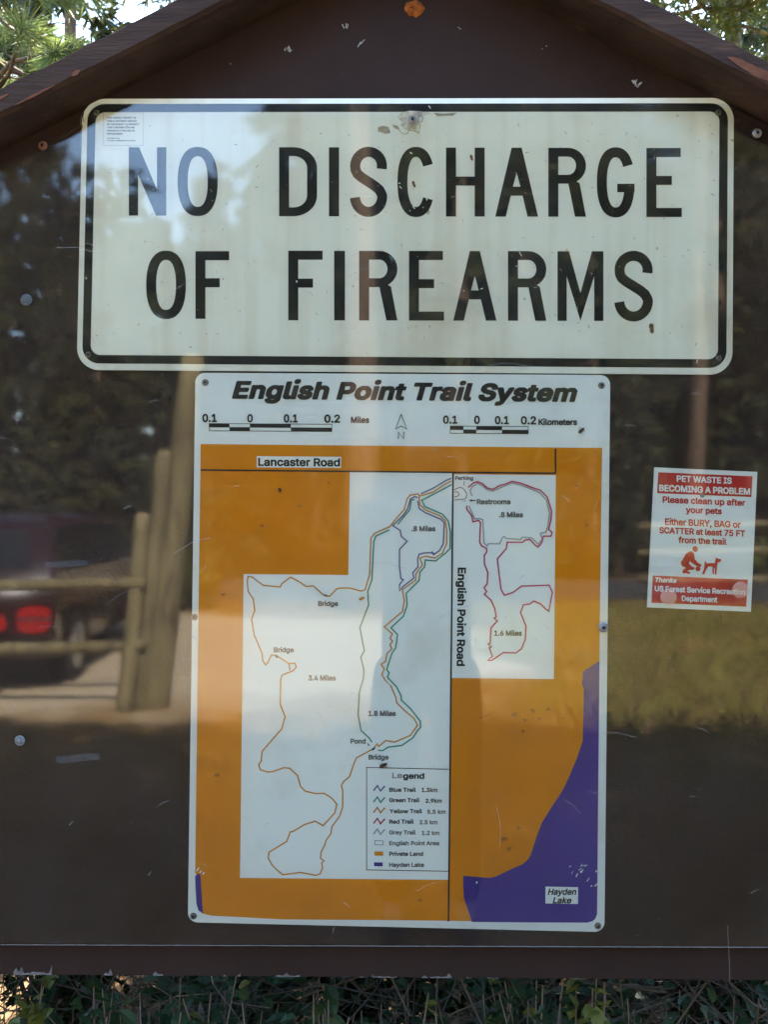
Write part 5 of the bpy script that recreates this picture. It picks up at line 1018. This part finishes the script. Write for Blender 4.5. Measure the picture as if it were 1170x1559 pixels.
for (p0, p1, r_, lab) in (((195, 1090), (217, 785), .062, 'shortest of the leaning peeled logs at the fence end'), ((214, 1092), (250, 690), .066, 'middle of the leaning peeled logs at the fence end'), ((236, 1095), (292, 540), .105, 'tallest thickest leaning peeled log at the fence end')):
    dz = 7.1 + (p0[0] - 195) * .004
    A = Vector(((p0[0] - 585) / 1500 * dz, -(dz - 1.5), EYE + (779.5 - p0[1]) / 1500 * dz)); B = Vector(((p1[0] - 585) / 1500 * dz, -(dz - 1.5) - .05, EYE + (779.5 - p1[1]) / 1500 * dz))
    o = thing('leaning_log', lab, 'log', A); b = MB(); log(b, A, B, r_ * 1.15, r_ * .85, q, 14, 12); b.build('log_body', M['log'], o, smooth=True)
    e = MB(); e.lathe([(r_ * .8, 0), (r_ * .7, .012), (r_ * .2, .02)], B, (B - A), 14); e.build('cut_end', mat('sawn log end', (.42, .3, .16), .8, .2, 60), o)
f2 = thing('rail_fence', 'three rail log fence beyond the grass at the right', 'fence', (5, -12.5, 0))
for z in (.52, .90, 1.27):
    for x0, x1 in ((3.7, 6.4), (6.4, 9.1), (9.1, 11.8)):
        b = MB(); log(b, (x0 - .1, -12.4 - (x0 - 2.6) * .06, z - .03), (x1 + .1, -12.4 - (x1 - 2.6) * .06, z + .03), .055, .042, q); b.build('rail', M['log'], f2, smooth=True)
for x in (6.4, 9.1, 11.8):
    b = MB(); log(b, (x, -12.5 - (x - 2.6) * .06, -.1), (x, -12.5 - (x - 2.6) * .06, 1.45), .085, .08, q); b.build('post', M['log'], f2, smooth=True)

# ------------------------------------------------------------------ parked car (rear towards the board)
CX, CY = -3.47, -6.10 - 2.15
car = thing('parked_car', 'dark red station wagon parked with its tail lamps towards the fence', 'car', (CX, CY, .03))
def cpt(x, y, z): return Vector((CX + x, CY + y, .03 + z))
hw = .86
prof = [(2.12, .30), (2.18, .50), (2.185, .66), (2.15, .78), (2.08, .92), (1.78, 1.30), (1.60, 1.385), (.9, 1.42), (-.1, 1.40), (-.45, 1.34), (-1.15, .95), (-1.9, .84), (-2.12, .68), (-2.14, .32)]
def archpts(cy): return [(cy + .34 * math.cos(R(a)), .30 + .34 * math.sin(R(a))) for a in range(180, -1, -20)]
low = [(-2.0, .24)] + archpts(-1.35) + archpts(1.3) + [(2.0, .24)]
loop = prof + low
def halfw(z): return hw if z < .92 else hw - (z - .92) * .40
bm_ = MB(); n = len(loop)
ST = [-1, -.93, -.8, -.6, -.3, 0, .3, .6, .8, .93, 1]
def plan(y, f): return y - .235 * f * f * (1 if y > 0 else -1) * max(0, (abs(y) - 1.5) / .7)
V = [cpt(f * halfw(z), plan(y, f), z) for f in ST for y, z in loop]
T = tessellate_polygon([[Vector((p[0], p[1], 0)) for p in loop]])
F = [t for t in T] + [tuple(i + n * (len(ST) - 1) for i in t[::-1]) for t in T] + [(k * n + i, k * n + (i + 1) % n, (k + 1) * n + (i + 1) % n, (k + 1) * n + i) for k in range(len(ST) - 1) for i in range(n)]
bm_.add(V, F)
body = bm_.build('body', M['carpaint'], car, bevel=0)
bmm = bmesh.new(); bmm.from_mesh(body.data); bmesh.ops.recalc_face_normals(bmm, faces=bmm.faces)
ed = [e for e in bmm.edges if len(e.link_faces) == 2 and e.calc_face_angle(0) > .9]
bmesh.ops.bevel(bmm, geom=ed, offset=.025, segments=3, affect='EDGES', profile=.5, clamp_overlap=True)
bmm.to_mesh(body.data); bmm.free()
for p in body.data.polygons: p.use_smooth = True
def quad(name, pts, m, th=.012, dirv=(0, 1, 0), parent=car, nu_=8, rnd=False):
    """panel between four corners (bottom left, bottom right, top right, top left), bent to the body"""
    b = MB(); d = Vector(dirv) * th; p0, p1, p2, p3 = (Vector(p) for p in pts); P = []; Q_ = []
    for i in range(nu_ + 1):
        lo_, hi_ = p0.lerp(p1, i / nu_), p3.lerp(p2, i / nu_)
        if rnd: k_ = .5 * (1 - (1 - abs(2 * i / nu_ - 1) ** 3.2) ** .5) * .8; lo_, hi_ = lo_.lerp(hi_, k_), hi_.lerp(lo_, k_)
        for e in (lo_, hi_):
            c = cpt(e.x, plan(e.y, e.x / hw), e.z); P.append(c + d); Q_.append(c - d * 2)
    n_ = len(P); F = []
    for i in range(nu_):
        a_, b1, c_, d_ = 2 * i, 2 * i + 2, 2 * i + 3, 2 * i + 1
        F += [(a_, b1, c_, d_), (d_ + n_, c_ + n_, b1 + n_, a_ + n_), (a_, a_ + n_, b1 + n_, b1), (d_, c_, c_ + n_, d_ + n_)]
    F += [(0, 1, 1 + n_, n_), (2 * nu_, 2 * nu_ + n_, 2 * nu_ + 1 + n_, 2 * nu_ + 1)]
    b.add(P + Q_, F); return b.build(name, m, parent)
nr = Vector((0, .785, .62)).normalized()
quad('rear_window', [(-.66, 2.03, .985), (.66, 2.03, .985), (.57, 1.80, 1.275), (-.57, 1.80, 1.275)], M['carglass'], .006, nr, nu_=12)
quad('windscreen', [(-.68, -1.06, 1.0), (.68, -1.06, 1.0), (.58, -.50, 1.31), (-.58, -.50, 1.31)], M['carglass'], .004, (0, -.5, .86))
for s_ in (-1, 1):
    for (a, b_) in (((-.98, .0), (-.42, .05)), ((.06, .1), (.85, .1)),):
        pass
    for pts in ([(-.95, .96), (-.02, .96), (-.02, 1.31), (-.42, 1.29)], [(.05, .96), (.82, .96), (.82, 1.33), (.05, 1.33)], [(.89, .96), (1.85, .96), (1.62, 1.29), (.89, 1.33)]):
        quad('side_window', nu_=2, pts=[(s_ * (halfw(z) + .002), y, z) for y, z in (pts if s_ > 0 else pts[::-1])], m=M['carglass'], th=.005, dirv=(s_, 0, .25))
    tl = quad('tail_lamp', [(s_ * .60, 2.185, .47), (s_ * .84, 2.18, .47), (s_ * .84, 2.175, .69), (s_ * .60, 2.175, .69)], M['lens'], .02, nu_=14, rnd=True)
    quad('lamp_divider', [(s_ * .60, 2.205, .575), (s_ * .84, 2.20, .565), (s_ * .84, 2.20, .598), (s_ * .60, 2.205, .598)], M['plastic'], .006, parent=car)
    quad('head_lamp', [(s_ * .52, -2.14, .56), (s_ * .82, -2.12, .56), (s_ * .80, -2.08, .70), (s_ * .52, -2.12, .70)], M['chrome'], .015, (0, -1, 0))
    for cy in (-1.35, 1.3):
        t = MB(); t.lathe([(.20, -.09), (.28, -.10), (.305, -.06), (.305, .06), (.28, .10), (.20, .09)], cpt(s_ * .76, cy, .285), (1, 0, 0), 28)
        wl = t.build('wheel', M['rubber'], car, smooth=False)
        t = MB(); t.lathe([(.20, .0), (.195, .03), (.06, .045), (.02, .05)], cpt(s_ * (.76 + .062), cy, .285), (s_, 0, 0), 20); t.build('rim', M['rim'], car)
    t = MB(); t.tube([cpt(s_ * .55, 1.5, 1.44), cpt(s_ * .56, .6, 1.465), cpt(s_ * .55, -.1, 1.44)], .014, 6); t.build('roof_rail', M['plastic'], car)
    t = MB(); t.box(cpt(s_ * .97, -.75, .98), (.14, .09, .11)); t.build('side_mirror', M['carpaint'], car, bevel=.02)
quad('bumper', [(-.85, 2.20, .31), (.85, 2.20, .31), (.85, 2.20, .45), (-.85, 2.20, .45)], M['carpaint'], .05, nu_=14)
quad('bumper_strip', [(-.83, 2.255, .405), (.83, 2.255, .405), (.83, 2.255, .43), (-.83, 2.255, .43)], M['plastic'], .004, nu_=14)
quad('inner_lamp', [(-.53, 2.185, .47), (-.32, 2.185, .47), (-.32, 2.175, .63), (-.53, 2.175, .63)], M['lens'], .012, nu_=12, rnd=True)
quad('inner_lamp', [(.32, 2.185, .47), (.53, 2.185, .47), (.53, 2.175, .63), (.32, 2.175, .63)], M['lens'], .012, nu_=12, rnd=True)
quad('number_plate', [(-.17, 2.19, .54), (.17, 2.19, .54), (.17, 2.18, .70), (-.17, 2.18, .70)], mat('blank plate', (.6, .62, .62), .4), .008)
quad('tailgate_trim', [(-.25, 2.175, .755), (.25, 2.175, .755), (.25, 2.17, .785), (-.25, 2.17, .785)], M['plastic'], .01)
quad('wiper', [(-.1, 2.05, .985), (.38, 2.03, 1.03), (.38, 2.025, 1.045), (-.1, 2.045, 1.0)], M['plastic'], .008, (0, .785, .62))
t = MB(); t.tube([cpt(.48, 2.15, .235), cpt(.48, 2.27, .235)], .028, 10); t.build('exhaust_pipe', M['chrome'], car)

# ------------------------------------------------------------------ the photographer, mirrored faintly in the acrylic sheet
def skin(verts, edges, rad, sub=2, root=0):
    me = bpy.data.meshes.new('skin'); me.from_pydata(verts, edges, []); ob = bpy.data.objects.new('skin', me); COL.objects.link(ob)
    md = ob.modifiers.new('s', 'SKIN'); sv = me.skin_vertices[0].data
    for i, r in enumerate(rad): sv[i].radius = (r, r) if not isinstance(r, tuple) else r; sv[i].use_root = i == root
    sb = ob.modifiers.new('d', 'SUBSURF'); sb.levels = sub; sb.render_levels = sub
    dg = bpy.context.evaluated_depsgraph_get(); dg.update()
    m2 = bpy.data.meshes.new_from_object(ob.evaluated_get(dg)); v = [tuple(p.co) for p in m2.vertices]; f = [tuple(p.vertices) for p in m2.polygons]
    bpy.data.objects.remove(ob); bpy.data.meshes.remove(me); bpy.data.meshes.remove(m2)
    return v, f
def chains(*cs):
    """list of polylines of (point, radius); points shared by position are joined"""
    V = []; E = []; Rd = []; ix = {}
    for c in cs:
        last = None
        for p, r in c:
            k = tuple(round(x, 4) for x in p)
            if k not in ix: ix[k] = len(V); V.append(p); Rd.append(r)
            if last is not None: E.append((last, ix[k]))
            last = ix[k]
    return V, E, Rd
PX, PY = .15, -1.93
def J(x, y, z): return (PX + x, PY + y, z)
M['skin'] = mat('skin', (.42, .25, .18), .55, .1, 20)
M['jacket'] = mat('dark jacket cloth', (.028, .032, .036), .9, .3, 20, bump=.3, bs=90)
M['jeans'] = mat('dark blue jeans', (.022, .03, .05), .9, .3, 30)
M['hair'] = mat('brown hair', (.05, .03, .018), .7, .4, 60)
man = thing('person', 'person in dark jacket and jeans holding a camera up, mirrored faintly in the acrylic', 'person', (PX, PY, 0))
camx = 0.0
wr = {}
for s_ in (-1, 1): wr[s_] = (camx + s_ * .085, -1.60, 1.405)
def arm(s_, r):   # shoulder, elbow, wrist
    return [(J(s_ * .165, .0, 1.425), r[0]), (J(s_ * .25 - .02, .09, 1.22), r[1]), (wr[s_], r[2])]
body = MB()
pel, chest, neck = J(0, 0, .96), J(0, .0, 1.40), J(-.005, .02, 1.50)
cs = [[(pel, (.10, .09)), (J(0, .005, 1.15), (.10, .085)), (chest, (.11, .09)), (neck, .058), (J(-.01, .04, 1.57), .056)]]
for s_ in (-1, 1):
    cs.append([(pel, (.10, .09)), (J(s_ * .10, 0, .88), .075), (J(s_ * .115, .02, .49), .058), (J(s_ * .12, -.01, .10), .04), (J(s_ * .125, .14, .04), .035)])
    cs.append([(chest, (.11, .09))] + arm(s_, (.058, .043, .028)) + [((wr[s_][0] - s_ * .012, wr[s_][1] + .05, wr[s_][2] + .025), .026)])
body.add(*skin(*chains(*cs)))
# head: a shaped ovoid with brow, nose, mouth and chin
hc = Vector(J(-.015, .065, 1.655)); hv = []; nu, nv = 24, 18
for j in range(nv + 1):
    ph = math.pi * j / nv
    for i in range(nu):
        th = 2 * math.pi * i / nu
        x, y, z = math.sin(ph) * math.cos(th) * .074, math.sin(ph) * math.sin(th) * .094, math.cos(ph) * .115
        if z < 0: k = 1 - .32 * (-z / .115) ** 1.4; x *= k; y *= 1 - .16 * (-z / .115) if y > 0 else k
        if y > 0:
            fr_ = max(0, 1 - abs(x) / .016)
            if -.045 < z < .012: y += .024 * fr_ * (1 - abs(z + .026) / .04 if z < -.026 else 1 - (z + .026) / .042 * .8)
            if abs(z - .005) < .014 and .014 < abs(x) < .045: y -= .007
            if abs(z + .062) < .010 and abs(x) < .026: y += .004
            if z < -.085 and abs(x) < .03: y += .008
        hv.append(hc + Vector((x, y, z - .0)))
body.add(hv, [(j * nu + i, j * nu + (i + 1) % nu, (j + 1) * nu + (i + 1) % nu, (j + 1) * nu + i) for j in range(nv) for i in range(nu)])
for s_ in (-1, 1):   # ears
    e = hc + Vector((s_ * .073, -.004, -.012)); body.lathe([(.012, -.006), (.022, -.002), (.026, .004), (.020, .008), (.008, .004)], e, (s_, -.35, .05), 12)
# hands: palms beside the camera, four bent fingers over its front, thumb on its back
for s_ in (-1, 1):
    base = Vector((wr[s_][0] - s_ * .012, wr[s_][1] + .05, wr[s_][2] + .025))
    pv, pe, pr = chains([(tuple(base), .022), (tuple(base + Vector((-s_ * .004, .028, .012))), .024)]); body.add(*skin(pv, pe, pr, 2))
    for f_, (dz, ln) in enumerate(((.038, .95), (.020, 1.05), (.002, 1.0), (-.015, .82))):
        k0 = base + Vector((-s_ * .002, .022, dz * .8 + .008)); k1 = k0 + Vector((s_ * .004, .030 * ln, .004)); k2 = k1 + Vector((-s_ * .020 * ln, .012, .001)); k3 = k2 + Vector((-s_ * .022 * ln, -.002, -.001))
        body.add(*skin(*chains([(tuple(k0), .0095), (tuple(k1), .0085), (tuple(k2), .008), (tuple(k3), .0068)]), 2))
    t0 = base + Vector((-s_ * .010, -.002, .006)); t1 = t0 + Vector((-s_ * .022, .004, .012)); t2 = t1 + Vector((-s_ * .024, .010, .004))
    body.add(*skin(*chains([(tuple(t0), .0115), (tuple(t1), .010), (tuple(t2), .0085)]), 2))
body.build('body', M['skin'], man, smooth=True)
# clothes follow the body
jk = MB(); cs = [[(chest, (.175, .14)), (J(0, .005, 1.15), (.165, .14)), (J(0, .0, 1.0), (.17, .145)), (J(0, 0, .86), (.175, .15))], [(chest, (.175, .14)), (J(-.003, .012, 1.475), .085)]]
for s_ in (-1, 1):
    a = arm(s_, (.08, .060, .043)); a[-1] = (tuple(Vector(a[-1][0]) - (Vector(a[-1][0]) - Vector(a[-2][0])).normalized() * .03), .043)
    cs.append([(chest, (.175, .14))] + a)
jk.add(*skin(*chains(*cs))); jk.build('jacket', M['jacket'], man, smooth=True)
tr = MB(); cs = [[(J(0, 0, 1.0), (.165, .125)), (J(0, 0, .93), (.17, .128))]]
for s_ in (-1, 1): cs.append([(J(0, 0, .93), (.17, .128)), (J(s_ * .105, 0, .84), .108), (J(s_ * .117, .02, .49), .08), (J(s_ * .12, -.005, .09), .07)])
tr.add(*skin(*chains(*cs))); tr.build('trousers', M['jeans'], man, smooth=True)
for s_ in (-1, 1):
    sh = MB(); sh.add(*skin(*chains([(J(s_ * .12, -.06, .055), .048), (J(s_ * .122, .06, .05), .05), (J(s_ * .127, .17, .04), .040)]))); sh.build('shoe', M['plastic'], man, smooth=True)
    ey = MB(); ey.lathe([(.002, .010), (.008, .007), (.011, .0), (.008, -.007)], hc + Vector((s_ * .031, .079, .006)), (0, 1, 0), 12); ey.build('eye', mat('eye white', (.6, .6, .58), .2), man, smooth=True)
hr = MB(); hv = []
for j in range(9):
    ph = math.pi * .56 * j / 8
    for i in range(nu):
        th = 2 * math.pi * i / nu; fz = math.cos(ph) * .122
        if math.sin(th) > .35: fz = max(fz, .052 + .02 * math.cos(th) ** 2) if j > 4 else fz
        hv.append(hc + Vector((math.sin(ph) * math.cos(th) * .081, math.sin(ph) * math.sin(th) * .100 - .003, fz)))
hr.add(hv, [(j * nu + i, j * nu + (i + 1) % nu, (j + 1) * nu + (i + 1) % nu, (j + 1) * nu + i) for j in range(8) for i in range(nu)])
hr.build('hair', M['hair'], man, smooth=True)
pc = thing('compact_camera', 'small silver compact camera held up by the mirrored person', 'camera', (camx, -1.545, EYE))
b = MB(); b.box((camx, -1.545, EYE - .005), (.100, .024, .060)); b.build('camera_body', M['rim'], pc, bevel=.006)
b = MB(); b.lathe([(.022, 0), (.022, .010), (.018, .011), (.018, .018), (.013, .018)], (camx, -1.533, EYE - .004), (0, 1, 0), 24); b.build('lens_barrel', M['plastic'], pc)
b = MB(); b.box((camx - .028, -1.5325, EYE + .014), (.014, .003, .008)); b.build('flash_window', M['chrome'], pc)
b = MB(); b.lathe([(.006, 0), (.006, .004)], (camx + .03, -1.545, EYE + .025), (0, 0, 1), 12); b.build('shutter_button', M['chrome'], pc)
